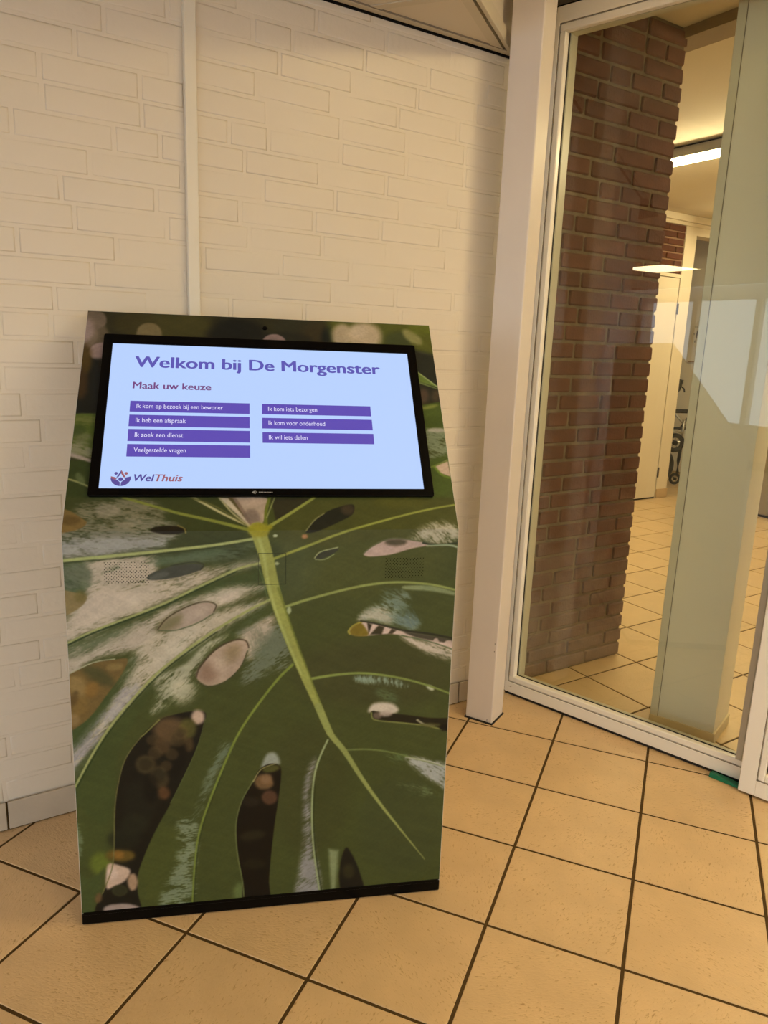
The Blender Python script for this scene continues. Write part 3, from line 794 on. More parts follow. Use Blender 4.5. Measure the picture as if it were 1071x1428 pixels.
PRINT = """
1 52 50 33 7.5 1 999 0 | -68 1490 943 1554 892 1204 -36 1181
1 74 70 38 26.2 0.9 999 0 | 289 1435 285 1420 272 1406 253 1394 228 1387 201 1383 173 1384 149 1389 129 1399 116 1411 111 1425 114 1440 126 1454 145 1466 169 1474 197 1478 225 1477 251 1472 271 1462 284 1449
1 66 60 34 14.8 0.8 999 0 | 158 1434 156 1422 150 1411 140 1402 127 1396 113 1393 98 1394 84 1399 73 1407 66 1417 63 1429 64 1441 70 1452 80 1461 93 1468 108 1470 123 1469 137 1465 148 1457 155 1446
1 30 32 28 22.8 1 999 0 | 406 1412 403 1395 393 1379 378 1366 360 1357 339 1353 319 1355 301 1362 286 1374 277 1389 273 1406 276 1423 285 1440 300 1453 318 1462 339 1466 360 1465 379 1457 394 1445 403 1430
1 50 50 38 15.7 0.8 999 0 | 528 1448 525 1438 517 1429 505 1421 491 1416 475 1414 459 1414 445 1418 433 1424 426 1433 424 1442 427 1452 434 1461 446 1469 460 1474 476 1476 493 1476 507 1472 518 1466 526 1457
1 60 52 36 15.7 0.8 999 0 | 565 1416 562 1402 556 1390 547 1380 536 1373 524 1370 513 1372 502 1378 495 1387 490 1399 488 1412 491 1426 496 1439 505 1449 516 1456 528 1459 540 1457 551 1451 559 1442 563 1430
1 26 32 30 11.7 0.9 999 0 | 579 1399 577 1383 574 1368 568 1356 562 1349 556 1346 549 1348 544 1355 540 1366 538 1381 538 1397 539 1413 543 1428 548 1441 555 1449 561 1452 568 1449 573 1442 577 1430 579 1415
1 36 38 32 11.5 0.8 999 0 | 517 1403 513 1394 503 1387 488 1380 469 1375 448 1373 427 1374 408 1376 394 1381 384 1388 381 1396 384 1404 394 1412 409 1419 428 1423 449 1426 470 1425 489 1423 505 1418 514 1411
1 153 132 125 5.4 1 999 0 | 29 1404 29 1390 26 1377 22 1366 16 1360 9 1357 2 1359 -5 1365 -11 1375 -15 1387 -18 1401 -18 1416 -16 1429 -12 1439 -6 1446 1 1449 9 1447 16 1441 22 1431 26 1418
1 112 98 78 7.2 0.8 999 0 | 53 1390 53 1377 50 1366 45 1356 39 1350 32 1348 24 1350 17 1355 10 1364 6 1375 4 1388 4 1401 6 1413 11 1422 17 1429 25 1431 33 1429 40 1424 46 1415 51 1403
1 120 104 88 3.7 0.9 999 0 | 44 1441 44 1432 41 1424 35 1418 28 1414 20 1412 12 1413 4 1416 -2 1422 -7 1429 -9 1438 -8 1446 -5 1454 0 1461 7 1465 15 1467 24 1466 32 1463 38 1457 42 1449
1 165 143 135 9.0 0.8 999 0 | 19 1410 19 1401 18 1392 15 1386 12 1381 7 1380 3 1381 -1 1385 -5 1391 -8 1399 -9 1408 -9 1417 -8 1426 -6 1432 -2 1437 2 1438 7 1437 11 1433 15 1427 17 1419
1 153 130 122 2.7 1 999 0 | 75 1348 74 1339 70 1332 64 1325 56 1321 46 1319 37 1320 28 1324 21 1329 16 1337 13 1345 14 1354 18 1362 24 1368 32 1372 42 1374 52 1373 60 1370 68 1364 73 1356
1 124 110 76 3.7 1 999 0 | 169 1405 168 1394 165 1385 159 1377 151 1372 142 1370 134 1371 125 1375 119 1382 114 1391 112 1402 113 1412 116 1422 122 1430 130 1435 139 1437 148 1436 156 1432 163 1424 167 1415
1 142 119 114 2.9 1 999 0 | 457 1387 455 1377 450 1367 443 1360 435 1355 426 1353 416 1354 408 1358 401 1365 397 1374 396 1384 398 1394 402 1403 409 1411 417 1416 427 1418 436 1417 445 1412 451 1406 455 1397
1 88 92 40 20.3 0.95 999 0 | 556 1483 936 1505 916 1365 575 1351
1 176 158 129 11.9 1 999 0 | 616 1423 614 1412 610 1402 604 1394 597 1388 589 1386 582 1388 575 1392 570 1400 567 1410 567 1421 568 1432 572 1442 578 1450 586 1456 593 1458 601 1457 608 1452 613 1444 616 1434
1 189 169 139 16.0 1 999 0 | 689 1422 686 1408 678 1395 668 1385 656 1378 643 1376 630 1377 618 1383 610 1392 604 1404 603 1418 606 1432 613 1445 623 1455 636 1463 649 1466 663 1464 674 1458 683 1449 688 1436
1 199 181 154 12.0 0.8 999 0 | 654 1439 653 1432 649 1426 644 1422 638 1418 631 1417 625 1418 619 1420 615 1425 612 1430 612 1436 613 1443 616 1448 621 1453 628 1457 634 1458 641 1457 647 1455 651 1450 654 1445
1 66 72 44 14.1 0.9 999 0 | 768 1417 765 1409 759 1401 751 1394 740 1390 729 1388 718 1389 708 1393 701 1398 696 1405 695 1414 698 1422 704 1430 712 1436 723 1441 734 1443 745 1442 755 1439 763 1433 767 1425
1 138 134 84 8.2 1 999 0 | 789 1406 785 1403 779 1402 773 1404 765 1407 758 1413 752 1419 747 1427 744 1434 744 1441 745 1446 749 1449 754 1450 761 1449 769 1445 776 1440 782 1433 787 1425 790 1418 790 1412
1 157 141 116 6.0 0.9 999 0 | 814 1355 811 1352 807 1351 801 1350 794 1352 787 1354 780 1358 774 1362 770 1366 768 1370 768 1374 771 1377 775 1379 781 1379 788 1378 795 1375 802 1372 808 1367 812 1363 814 1359
1 98 104 40 12.5 0.9 999 0 | 836 1464 833 1455 827 1447 818 1441 807 1436 795 1434 784 1435 774 1439 767 1444 762 1452 761 1460 764 1469 770 1477 779 1484 790 1488 802 1490 813 1490 823 1486 831 1480 835 1473
1 44 46 38 11.8 1 999 0 | 763 1388 851 1363 834 1233 764 1231
1 104 122 58 2.3 1 999 0 | 766 1320 816 1273 767 1290
0 168 181 116 2.0 1 2.9 2.9 | 766.5 1319.9 816.1 1272.6
0 120 135 80 1.9 1 3.9 1.9 | 766.5 1287.9 815.6 1268.4
1 92 72 60 9.6 0.8 999 0 | 789 1249 787 1242 784 1236 781 1232 777 1229 772 1227 768 1228 764 1231 762 1236 760 1241 760 1248 762 1254 764 1260 768 1265 772 1268 777 1269 781 1268 785 1265 787 1261 789 1255
1 80 66 50 7.7 0.8 999 0 | 817 1250 816 1244 814 1240 811 1236 808 1233 804 1233 801 1233 798 1236 796 1239 795 1244 796 1249 797 1254 799 1259 802 1263 805 1265 808 1266 811 1265 814 1263 816 1259 817 1255
1 30 32 28 8.5 1 999 0 | -29 1325 55 1329 66 1177 -14 1176
1 84 66 34 10.5 0.9 999 0 | 21 1327 22 1314 20 1301 18 1292 14 1285 10 1283 5 1285 0 1291 -4 1300 -7 1312 -9 1326 -10 1340 -9 1352 -6 1362 -3 1369 2 1371 7 1369 12 1363 16 1353 19 1341
1 72 54 34 10.2 0.9 999 0 | 18 1260 18 1247 18 1235 15 1226 12 1219 8 1217 4 1219 0 1225 -4 1234 -7 1246 -9 1259 -9 1272 -9 1284 -7 1294 -3 1300 1 1302 5 1300 9 1294 13 1285 16 1273
1 32 35 33 8.5 0.9 999 0 | 53 1249 54 1232 53 1216 51 1203 48 1195 45 1192 40 1195 36 1202 32 1215 29 1231 26 1249 26 1266 26 1283 28 1296 31 1305 35 1308 39 1305 44 1297 48 1284 51 1267
1 78 92 38 3.2 1 999 0 | -64 1176 81 1180 89 1066 -54 1081
1 120 120 70 6.5 0.6 0 0.8 | 53 1164 51 1160 46 1156 39 1153 29 1151 17 1150 6 1151 -4 1152 -12 1155 -18 1159 -20 1162 -18 1166 -14 1170 -6 1173 4 1175 15 1176 26 1176 37 1174 45 1172 51 1168
1 120 118 90 8.0 0.6 -20 1 | 34 1115 33 1108 31 1102 28 1097 24 1094 18 1093 13 1094 8 1097 4 1102 1 1107 -1 1114 0 1121 1 1127 5 1132 9 1135 14 1136 20 1135 25 1132 29 1127 32 1121
1 60 74 34 6.4 0.7 999 0 | 26 1136 25 1132 21 1127 15 1124 7 1122 -1 1121 -10 1122 -18 1124 -25 1127 -29 1131 -31 1135 -30 1139 -27 1144 -21 1147 -13 1149 -4 1150 5 1150 13 1148 20 1145 24 1141
1 147 141 118 6.3 0.75 -20 0.8 | 47 1077 45 1073 41 1071 34 1070 26 1070 17 1072 9 1076 1 1080 -5 1085 -8 1090 -9 1095 -7 1098 -3 1101 4 1102 12 1102 21 1100 29 1096 37 1092 43 1087 46 1082
0 157 143 131 3.1 1 9.4 9.4 | -5.5 1076.8 20.7 1068.4 50.2 1054.8
0 58 52 42 3.1 1 6.2 6.2 | -4.5 1066.4 21.8 1056.2 51.2 1042.7
1 56 66 34 3.0 1 999 0 | -51 1061 -4 1063 56 1039 66 869 -34 870
0 150 148 92 1.5 1 3.7 3.7 | -8.2 1020.0 20.5 1010.0 48.1 996.7
1 110 120 80 4.6 0.6 999 0 | 31 1021 33 1016 35 1012 35 1008 35 1004 34 1002 32 1002 29 1003 26 1005 23 1008 20 1013 17 1017 16 1022 15 1026 16 1029 17 1032 19 1032 22 1031 25 1029 28 1025
1 76 90 40 2.8 1 999 0 | 754 1219 844 1238 850 1152 766 1145
1 130 136 66 3.8 0.8 999 0 | 808 1222 806 1220 803 1218 798 1215 791 1213 783 1210 776 1209 769 1208 763 1207 760 1208 758 1209 760 1211 763 1213 768 1216 775 1218 783 1220 790 1222 797 1223 803 1224 806 1223
1 68 82 36 7.5 0.8 999 0 | 816 1176 815 1171 810 1166 805 1162 798 1160 790 1159 783 1160 776 1162 771 1165 769 1170 768 1175 770 1180 774 1184 779 1188 786 1190 794 1191 801 1191 808 1189 813 1185 816 1181
1 123 132 103 5.4 0.95 -20 0.9 | 763 1151 833 1160 836 1055 766 1054
1 168 162 146 3.7 0.9 999 0 | 822 1152 821 1150 817 1148 811 1147 805 1146 797 1145 790 1146 783 1146 778 1147 775 1149 774 1151 775 1153 779 1154 784 1156 791 1157 799 1157 806 1157 813 1156 818 1155 821 1154
1 72 86 38 8.6 1 999 0 | 764 1069 842 1097 850 860 752 861
1 193 166 144 2.7 1 999 0 | 779 1054 812 1072 814 1027 792 1036
0 110 120 60 1.8 1 3.6 3.6 | 763.9 1050.6 777.6 1054.5 813.1 1070.0
0 110 132 50 3.5 1 5.3 3.5 | 779.1 1052.6 793.3 1032.1 815.4 1023.0
1 70 76 38 2.4 1 999 0 | -42 973 859 973 909 -127 -82 -6
1 60 66 36 12.0 0.9 999 0 | -42 973 363 973 355 835 -36 841
1 76 78 38 13.1 0.9 999 0 | 415 973 859 973 831 892 436 849
1 52 50 34 3.2 1 999 0 | 412 973 502 973 422 912
1 78 82 40 39.5 0.8 999 0 | 782 846 779 825 762 802 731 782 690 764 643 751 595 745 551 746 514 753 489 767 478 785 481 805 498 827 528 847 567 864 613 877 660 884 705 884 743 877 769 864
1 68 68 38 41.4 0.7 999 0 | 817 559 809 532 784 509 744 492 694 482 638 481 583 489 533 503 495 524 470 549 461 575 469 601 493 623 531 639 579 649 633 652 688 645 738 632 779 611 806 586
1 84 84 36 13.5 0.7 999 0 | 759 963 755 957 745 952 730 948 712 946 692 945 673 946 655 949 642 953 633 957 631 963 634 968 644 973 658 977 676 980 696 981 716 980 733 977 747 973 756 968
1 76 82 38 30.0 0.7 999 0 | 249 120 245 87 235 57 219 34 199 21 177 18 156 26 137 44 122 70 113 101 111 134 116 167 126 196 142 218 161 231 182 234 203 227 222 210 237 185 247 154
1 72 80 40 19.0 0.6 999 0 | 71 279 68 236 61 198 52 168 41 149 29 143 18 151 8 172 2 203 -2 242 -1 285 2 327 9 364 18 392 29 411 41 416 51 409 61 389 67 359 71 321
1 66 68 36 34.0 0.6 999 0 | 594 289 591 239 578 194 556 159 529 138 498 132 468 144 440 170 419 208 405 254 400 304 405 353 418 396 439 429 465 449 494 455 524 446 551 422 573 385 588 340
1 66 72 42 35.9 0.6 999 0 | 820 178 817 137 804 100 781 73 753 56 721 53 688 63 659 85 635 117 619 155 613 196 617 236 630 270 652 297 679 313 710 317 742 308 771 288 796 257 813 219
1 70 80 40 18.6 0.4 999 0 | 353 674 355 660 348 638 330 610 305 581 274 551 240 525 208 505 180 493 159 490 146 496 144 511 152 533 170 560 195 589 226 618 258 644 291 664 319 676 340 680
1 80 88 58 36.9 0.5 999 0 | 506 809 504 787 496 766 484 750 469 740 452 737 435 741 420 752 408 768 400 789 398 811 400 833 408 853 420 868 434 878 451 882 468 878 483 868 495 852 503 831
1 52 62 38 20.9 0.5 999 0 | 429 849 425 839 412 830 392 822 368 818 340 817 313 819 289 824 270 832 258 841 254 852 258 862 271 871 290 878 314 883 341 884 368 882 392 877 412 870 424 860
1 134 130 110 8.5 0.85 -5 0.9 | -33 896 59 918 176 924 227 894 156 868 -36 844
1 142 134 110 12.0 0.75 -10 1 | 190 937 186 927 174 918 156 911 133 906 108 905 82 906 59 911 41 918 28 927 23 937 26 947 37 956 55 964 77 968 103 970 129 968 153 964 172 956 185 947
1 161 151 131 6.0 0.6 999 0 | 109 944 108 939 105 935 100 932 93 930 85 929 78 930 71 932 65 935 61 939 60 944 60 948 64 952 69 956 76 958 83 958 91 958 98 956 104 952 108 948
1 157 156 148 5.7 0.9 -5 0.5 | -34 882 212 885 198 859 -36 841
1 84 100 72 8.7 0.8 999 0 | -23 826 197 843 297 860 311 845 168 817 14 765 -40 767
1 191 177 156 7.3 0.95 18 0.55 | 43 810 58 837 176 844 189 807 340 824 390 827 296 796 123 714 -13 652 -11 690 41 750
1 92 100 74 8.6 0.8 999 0 | 54 805 53 799 49 793 43 788 36 786 29 785 21 786 15 789 9 794 6 800 5 806 7 813 11 818 16 823 23 826 31 827 38 825 45 822 50 818 53 812
1 70 82 58 5.7 0.8 999 0 | 32 792 31 788 28 783 23 780 18 778 12 778 6 778 1 781 -3 784 -5 788 -6 793 -5 798 -2 802 2 805 8 807 13 808 19 807 24 804 29 801 31 797
1 195 181 161 7.3 0.9 20 0.35 | 41 762 97 770 152 753 53 703 -13 666 -8 705
1 110 116 90 6.0 0.4 999 0 | 404 845 403 842 398 837 390 831 379 825 366 820 353 816 341 813 331 812 324 813 321 815 322 819 327 824 335 830 346 835 359 840 372 845 384 847 394 849 401 848
1 186 173 154 6.0 0.95 22 0.5 | -14 641 122 698 209 742 296 765 370 782 402 775 362 754 310 733 296 740 252 741 187 702 171 668 121 642 49 626 6 590 -16 597
1 64 80 44 9.0 0.65 24 0.6 | -13 652 123 707 384 819 429 779 420 752 362 766 209 742 122 686 22 635
1 205 188 167 6.1 0.5 999 0 | 237 710 340 770 373 772 296 727
1 191 179 156 7.6 0.95 38 0.55 | 182 684 296 718 402 743 295 676 221 622 154 560 72 472 10 372 -8 361 -5 419 58 497 104 576 127 630
1 66 78 42 7.6 0.9 50 0.4 | -22 482 45 511 112 607 127 630 134 614 88 536 13 435 -26 404
1 149 145 148 7.7 0.7 45 1 | -2 419 58 497 111 559 147 561 72 472 6 360
1 121 128 110 12.5 0.75 28 1.2 | 384 733 437 675 449 606 400 578 354 564 369 637 362 661 340 678
1 191 173 152 9.4 0.9 30 0.4 | 347 668 369 690 415 705 403 668 377 628 362 621
1 180 177 150 7.7 0.85 45 0.7 | 257 593 237 569 212 541 182 507 163 504 178 548 165 581 221 610 265 652 332 685 317 663 280 639
1 195 188 159 10.9 0.8 45 0.5 | 252 549 251 540 247 532 242 525 235 522 228 521 220 522 214 527 209 534 206 542 205 551 206 560 210 568 215 574 222 578 229 579 236 578 243 573 248 566 251 558
1 68 78 40 6.2 0.8 999 0 | -11 353 86 479 169 576 236 631 340 697 402 732 422 724 347 678 280 656 235 610 176 580 145 517 91 413 79 295 48 246
1 112 116 96 7.1 0.6 -20 0.8 | -5 826 44 831 50 792 14 772 -7 781
1 96 108 84 7.4 0.6 -6 0.8 | 186 844 283 851 370 869 370 850 297 830 197 831
1 70 84 46 6.1 0.6 -50 0.5 | 0 468 38 523 98 600 117 615 73 521 13 435
1 205 192 173 9.1 0.6 -20 0.5 | 360 774 358 769 350 762 337 753 320 745 300 737 280 731 262 726 247 724 237 725 233 728 235 733 242 740 255 748 272 756 292 764 311 771 330 775 345 777 355 777
1 205 192 169 8.8 0.6 -22 0.5 | 177 766 176 761 170 753 159 745 145 737 129 730 112 724 97 720 84 718 75 719 71 723 73 728 79 735 89 743 103 751 119 759 136 765 151 769 164 770 173 769
1 207 199 178 9.1 0.5 -38 0.6 | 260 686 260 680 255 671 245 659 231 645 215 631 198 619 182 608 168 601 158 599 153 600 154 606 159 615 169 627 183 641 199 655 216 667 232 678 245 685 255 688
1 184 177 165 7.6 0.5 -50 0.8 | 133 567 134 562 131 553 124 540 115 526 103 511 91 496 79 484 69 476 61 471 56 472 55 477 59 486 65 499 75 513 86 528 99 543 111 555 121 563 129 568
1 104 112 88 9.4 0.6 -70 0.9 | 408 641 412 626 414 612 415 601 413 593 409 589 404 590 398 595 391 604 385 617 379 631 375 645 373 659 373 670 374 678 378 682 383 681 389 676 396 667 402 655
1 184 177 154 8.0 0.95 -40 0.7 | 707 874 735 900 777 913 810 904 811 873 784 865 736 866
1 136 151 135 8.1 0.85 -30 0.9 | 600 696 631 724 670 746 696 755 710 735 695 713 728 688 726 672 672 687 631 695
1 193 184 161 6.5 0.8 -20 0.5 | 600 696 623 718 662 720 672 687 631 695
1 98 116 112 9.8 0.7 -60 1 | 733 683 731 680 727 677 721 676 714 676 707 678 701 682 695 686 692 691 690 696 690 701 693 705 697 707 703 708 709 708 716 706 723 703 728 698 732 693 734 688
1 104 120 100 9.7 0.6 -30 1.2 | 709 722 706 719 700 717 692 718 683 721 673 725 665 731 658 738 654 745 652 751 653 756 656 760 662 761 670 761 679 758 688 753 697 747 704 741 708 734 710 727
1 199 184 165 6.7 0.95 -30 0.6 | 697 656 763 635 823 622 825 590 785 602 747 620
1 142 160 139 5.0 0.85 -80 0.9 | 599 562 652 561 705 543 712 533 669 540 604 552
1 199 203 174 3.4 0.8 999 0 | 777 523 776 522 774 521 772 521 769 522 766 524 763 526 761 528 760 530 759 532 759 534 760 535 762 535 765 535 768 534 771 533 773 531 775 529 777 526 777 524
1 100 122 84 6.7 0.5 -20 1 | 695 503 692 500 688 499 682 499 674 500 666 503 659 507 652 511 647 516 645 521 645 525 647 528 652 529 658 530 665 528 673 525 681 522 687 517 692 512 695 507
1 205 192 171 6.8 1 999 0 | 628 478 641 497 679 495 697 478 680 468 651 475
1 168 169 161 5.3 0.95 -35 0.7 | 719 359 777 348 830 322 833 263 800 284 761 309 735 337
1 118 134 92 7.1 0.7 -25 0.9 | 704 292 763 280 809 254 764 261
1 110 132 84 6.9 0.6 -25 0.9 | 666 374 719 363 709 346 684 355
1 157 169 127 3.3 0.7 999 0 | 700 770 757 769 811 754 812 746 757 757 701 762
1 121 134 112 8.2 0.7 40 1 | 323 414 307 415 276 340 257 281 241 247 250 228 266 280 291 348
1 136 147 118 10.1 0.8 0 1.3 | 213 232 247 229 242 139 234 26 171 33 188 90 211 142
1 149 145 142 6.9 0.9 30 0.6 | 511 367 496 297 504 224 510 150 527 24 473 22 479 88 488 170 487 280 499 350
1 157 162 148 6.6 0.9 999 0 | 391 354 403 388 422 390 432 365 413 360
1 134 143 101 7.1 0.9 999 0 | 545 139 568 133 563 31 553 32
1 112 124 44 11.4 0.7 999 0 | 65 148 64 139 60 132 55 126 49 123 43 122 37 124 31 129 27 135 24 143 23 152 25 161 28 168 33 174 39 178 45 178 52 176 57 172 62 165 64 157
1 112 128 74 8.7 0.6 999 0 | 355 45 354 37 353 29 350 24 346 21 342 20 338 21 335 26 332 32 330 39 329 47 330 55 332 62 335 68 338 71 342 72 346 70 350 66 353 60 355 53
1 136 149 116 4.8 0.55 0 1.4 | 7 207 6 192 4 178 2 167 -1 161 -3 158 -5 161 -7 168 -8 179 -8 193 -8 208 -7 223 -5 236 -3 247 -1 253 2 255 4 253 5 246 7 235 7 222
1 36 32 22 1.8 1 999 0 | 241 899 239 896 234 893 226 891 216 890 205 890 195 890 185 892 177 894 172 896 170 899 172 902 177 905 184 907 194 908 205 909 216 908 226 907 234 905 239 902
0 140 128 70 1.5 1 2.3 2.3 | 223.3 908.7 236.2 902.1 239.2 892.6
1 70 72 62 1.8 1 999 0 | 161 796 171 809 208 822 251 827 272 824 265 813 225 800 185 794
0 50 52 40 1.5 1 1.8 1.8 | 208.0 823.6 250.9 830.5 273.7 825.5 266.3 813.4
1 92 94 84 4.4 0.8 999 0 | 204 808 204 806 201 803 197 801 192 799 186 797 180 795 175 795 170 795 167 796 166 798 166 800 169 802 173 804 178 807 184 809 190 810 195 811 200 810 203 809
1 122 100 58 1.8 1 999 0 | -39 951 5 946 34 928 47 915 25 899 -33 894
1 94 76 42 5.9 0.8 999 0 | 34 921 34 918 31 916 27 914 22 912 16 912 10 912 5 914 1 916 -2 919 -4 921 -3 924 -1 927 3 929 9 931 14 931 20 931 26 929 30 927 33 924
1 134 118 78 1.7 1 999 0 | -39 779 20 771 43 762 31 741 -4 721 -43 713
1 110 100 54 5.8 0.7 999 0 | 41 762 41 758 39 755 36 752 33 750 30 750 27 751 24 752 21 755 20 759 19 762 20 766 22 769 24 772 28 774 31 774 34 773 37 772 40 769 41 766
1 168 151 133 1.8 1 999 0 | 179 687 200 711 239 733 274 743 297 737 291 719 259 700 215 686
1 118 112 76 12.0 0.8 999 0 | 230 715 231 711 229 706 225 700 218 694 211 689 203 685 195 682 188 682 183 682 180 685 179 689 182 695 186 700 192 706 200 711 208 715 216 718 222 719 228 718
1 186 169 152 12.1 0.5 999 0 | 281 731 281 727 279 722 274 717 267 712 259 707 251 704 243 702 236 702 231 704 228 706 228 711 231 716 235 721 242 726 250 730 258 734 266 736 273 736 279 734
0 70 60 40 1.5 1 2.4 2.4 | 179.0 686.8 199.7 712.8 239.1 735.1 274.0 745.0 297.3 738.2 292.7 722.6
0 80 90 60 1.5 1 2.1 2.1 | 180.4 685.2 214.9 684.0 258.7 698.3 291.2 717.9
1 172 151 129 1.9 1 999 0 | 255 577 263 599 295 636 332 656 357 655 363 639 347 597 316 567 279 557
1 136 118 82 15.6 0.7 999 0 | 344 645 346 641 347 635 345 629 342 622 337 616 331 611 325 608 319 606 314 607 310 609 308 614 308 619 310 625 313 632 318 638 324 643 330 646 336 648 341 647
1 128 100 80 17.1 0.7 999 0 | 295 601 298 595 299 589 298 582 295 576 290 571 285 568 279 566 273 566 267 569 263 573 260 578 260 585 261 591 264 597 268 602 273 606 280 608 286 607 291 605
1 193 173 150 15.6 0.6 999 0 | 315 596 310 591 304 588 299 587 294 588 290 590 287 594 286 600 286 606 288 612 292 618 297 622 302 626 308 627 313 626 317 624 320 620 321 614 320 608 318 602
0 74 60 44 1.6 1 2.8 2.8 | 255.3 578.2 263.1 600.6 294.6 638.0 332.0 657.5 357.4 656.6 364.8 640.2
0 70 70 44 1.6 1 2.2 2.2 | 361.8 632.2 346.6 595.3 314.8 563.9 278.7 554.1 256.6 568.3
1 112 92 52 1.9 1 999 0 | -50 575 -2 595 49 618 92 624 117 624 105 592 74 548 37 498 -4 467 -58 439
1 78 76 44 10.5 0.9 999 0 | 89 568 85 565 78 565 70 567 60 571 50 577 41 585 34 593 28 600 26 607 27 612 31 616 37 616 46 614 55 610 65 604 75 596 82 588 87 581 90 574
1 150 126 78 10.4 0.8 999 0 | 33 573 35 566 34 558 32 551 28 546 23 543 17 542 11 544 6 548 1 554 -1 561 -3 569 -2 576 0 583 4 588 9 591 15 592 21 590 26 586 30 580
1 132 106 56 9.0 0.7 999 0 | 30 516 26 510 22 506 17 504 13 503 9 505 6 508 5 513 5 519 6 525 9 532 13 537 17 541 22 544 26 544 30 543 33 539 35 534 35 528 33 522
1 84 66 36 7.5 0.7 999 0 | 14 537 12 532 9 527 6 524 3 523 1 523 -1 524 -1 528 -1 532 0 538 1 543 4 549 6 553 9 556 12 558 14 558 16 556 17 553 17 548 16 543
1 142 122 74 6.0 0.7 999 0 | 108 611 107 608 105 606 102 603 97 601 92 600 87 600 82 600 78 601 75 603 74 606 75 608 77 611 80 613 85 615 90 616 95 616 100 616 104 615 107 613
1 150 124 82 6.0 0.7 999 0 | 17 493 16 489 14 485 11 482 7 480 3 479 0 480 -4 483 -7 486 -8 490 -9 495 -8 499 -6 503 -3 506 1 508 5 508 9 507 12 505 15 502 16 498
1 140 104 50 7.5 0.6 999 0 | 54 552 51 547 47 544 43 542 38 542 35 543 32 546 30 551 30 556 31 562 33 567 36 572 40 575 45 577 49 577 53 575 56 572 57 568 58 563 57 557
0 180 179 148 1.5 1 2.4 1.8 | -50.6 570.4 -2.3 594.9 49.1 619.4 91.6 625.5
1 28 26 19 2.1 1 999 0 | 177 484 211 495 242 500 269 498 273 480 256 419 227 352 196 286 161 219 135 157 121 112 120 70 121 15 30 26 47 78 69 139 76 191 79 278 87 342 107 402 140 450
1 104 82 54 12.6 0.85 999 0 | 235 457 233 448 228 440 220 434 210 430 199 429 188 431 178 436 171 443 166 452 164 461 166 470 171 478 179 485 189 488 200 489 211 487 221 482 229 475 234 466
1 193 166 142 6.3 1 999 0 | 270 485 270 480 268 475 265 472 261 470 257 469 252 470 249 473 246 477 244 481 243 487 244 492 246 496 249 500 253 502 257 502 261 501 265 499 268 495 270 490
1 96 92 44 7.9 0.8 999 0 | 253 459 252 452 250 446 246 441 241 438 235 437 229 438 225 442 221 447 218 454 218 461 219 469 221 475 225 480 230 483 236 484 241 482 246 479 250 473 253 467
1 84 66 42 7.9 0.8 999 0 | 196 412 193 408 188 405 182 403 177 404 172 407 167 411 165 416 163 423 164 429 166 435 170 439 174 442 180 444 185 443 190 440 195 436 197 431 199 424 198 418
1 88 70 42 6.4 0.7 999 0 | 247 423 246 417 245 413 242 409 239 407 236 406 233 407 230 410 228 414 226 419 226 424 226 429 228 434 230 437 233 440 237 440 240 439 243 437 245 433 246 428
1 74 64 40 6.3 0.8 999 0 | 167 381 165 374 162 368 157 363 152 361 145 360 139 362 133 365 129 370 126 377 125 384 126 390 129 396 134 401 140 403 146 404 153 402 158 399 163 394 166 388
1 50 44 28 4.7 0.8 999 0 | 159 381 158 377 156 373 153 371 150 369 145 369 141 370 138 372 135 375 133 379 133 383 133 387 135 391 138 394 142 395 146 396 150 395 154 392 157 389 159 385
1 70 60 38 6.4 0.8 999 0 | 194 348 193 340 190 332 185 326 179 323 172 322 166 324 160 328 156 335 153 343 152 351 154 359 157 367 161 372 167 376 174 377 180 375 186 371 190 364 193 356
1 46 42 28 4.8 0.8 999 0 | 185 352 184 347 182 342 179 339 175 336 171 336 167 337 163 340 161 344 159 349 158 354 159 359 161 364 164 367 168 370 172 370 176 369 180 366 183 362 185 357
1 96 66 40 6.4 0.9 999 0 | 195 310 194 305 192 301 189 298 185 296 181 296 177 297 173 299 170 303 168 307 168 312 168 317 170 321 174 324 177 326 182 327 186 325 189 323 192 319 194 315
1 22 20 15 9.6 0.8 999 0 | 225 380 220 368 214 358 208 350 201 347 196 347 192 351 189 359 189 370 191 382 195 395 200 407 206 418 212 425 219 428 224 428 228 424 230 416 231 406 229 393
1 104 84 36 8.1 0.9 999 0 | 117 164 115 159 111 155 104 153 95 151 86 151 77 153 69 156 62 160 58 165 57 170 58 175 63 179 70 182 78 183 87 183 96 181 105 178 111 174 115 169
1 140 100 44 6.5 0.8 999 0 | 94 168 93 165 92 162 89 160 86 159 82 159 78 160 75 162 72 164 71 167 70 171 71 174 73 177 76 179 79 180 83 180 86 179 90 177 92 175 94 172
1 36 38 26 13.0 0.7 999 0 | 127 204 125 197 120 190 113 185 103 183 93 183 83 185 74 189 67 195 63 202 61 210 63 218 68 224 76 229 85 231 95 232 105 229 114 225 121 219 126 212
1 199 171 146 4.9 1 999 0 | 54 90 59 147 86 142 106 128 95 104 72 92
1 216 190 169 6.5 0.9 999 0 | 79 123 78 119 77 115 74 112 71 111 68 110 65 111 62 114 60 117 58 121 58 126 59 130 60 134 63 137 66 138 69 139 72 138 75 135 77 132 79 128
1 180 147 114 5.0 0.9 999 0 | 121 97 120 91 118 85 116 80 113 78 109 77 106 78 103 82 101 87 100 93 99 100 100 106 102 112 104 117 107 119 111 120 114 119 117 115 119 110 120 104
1 62 62 36 3.3 0.8 999 0 | 99 78 98 74 95 70 91 67 87 66 82 65 76 67 72 69 68 73 66 77 65 82 66 86 69 90 73 93 77 94 83 94 88 93 92 91 96 87 98 83
1 48 48 30 3.3 0.8 999 0 | 94 79 93 75 92 72 89 70 85 69 82 69 78 70 75 72 72 75 70 78 70 81 71 84 73 87 75 89 79 91 82 91 86 90 89 88 92 85 94 82
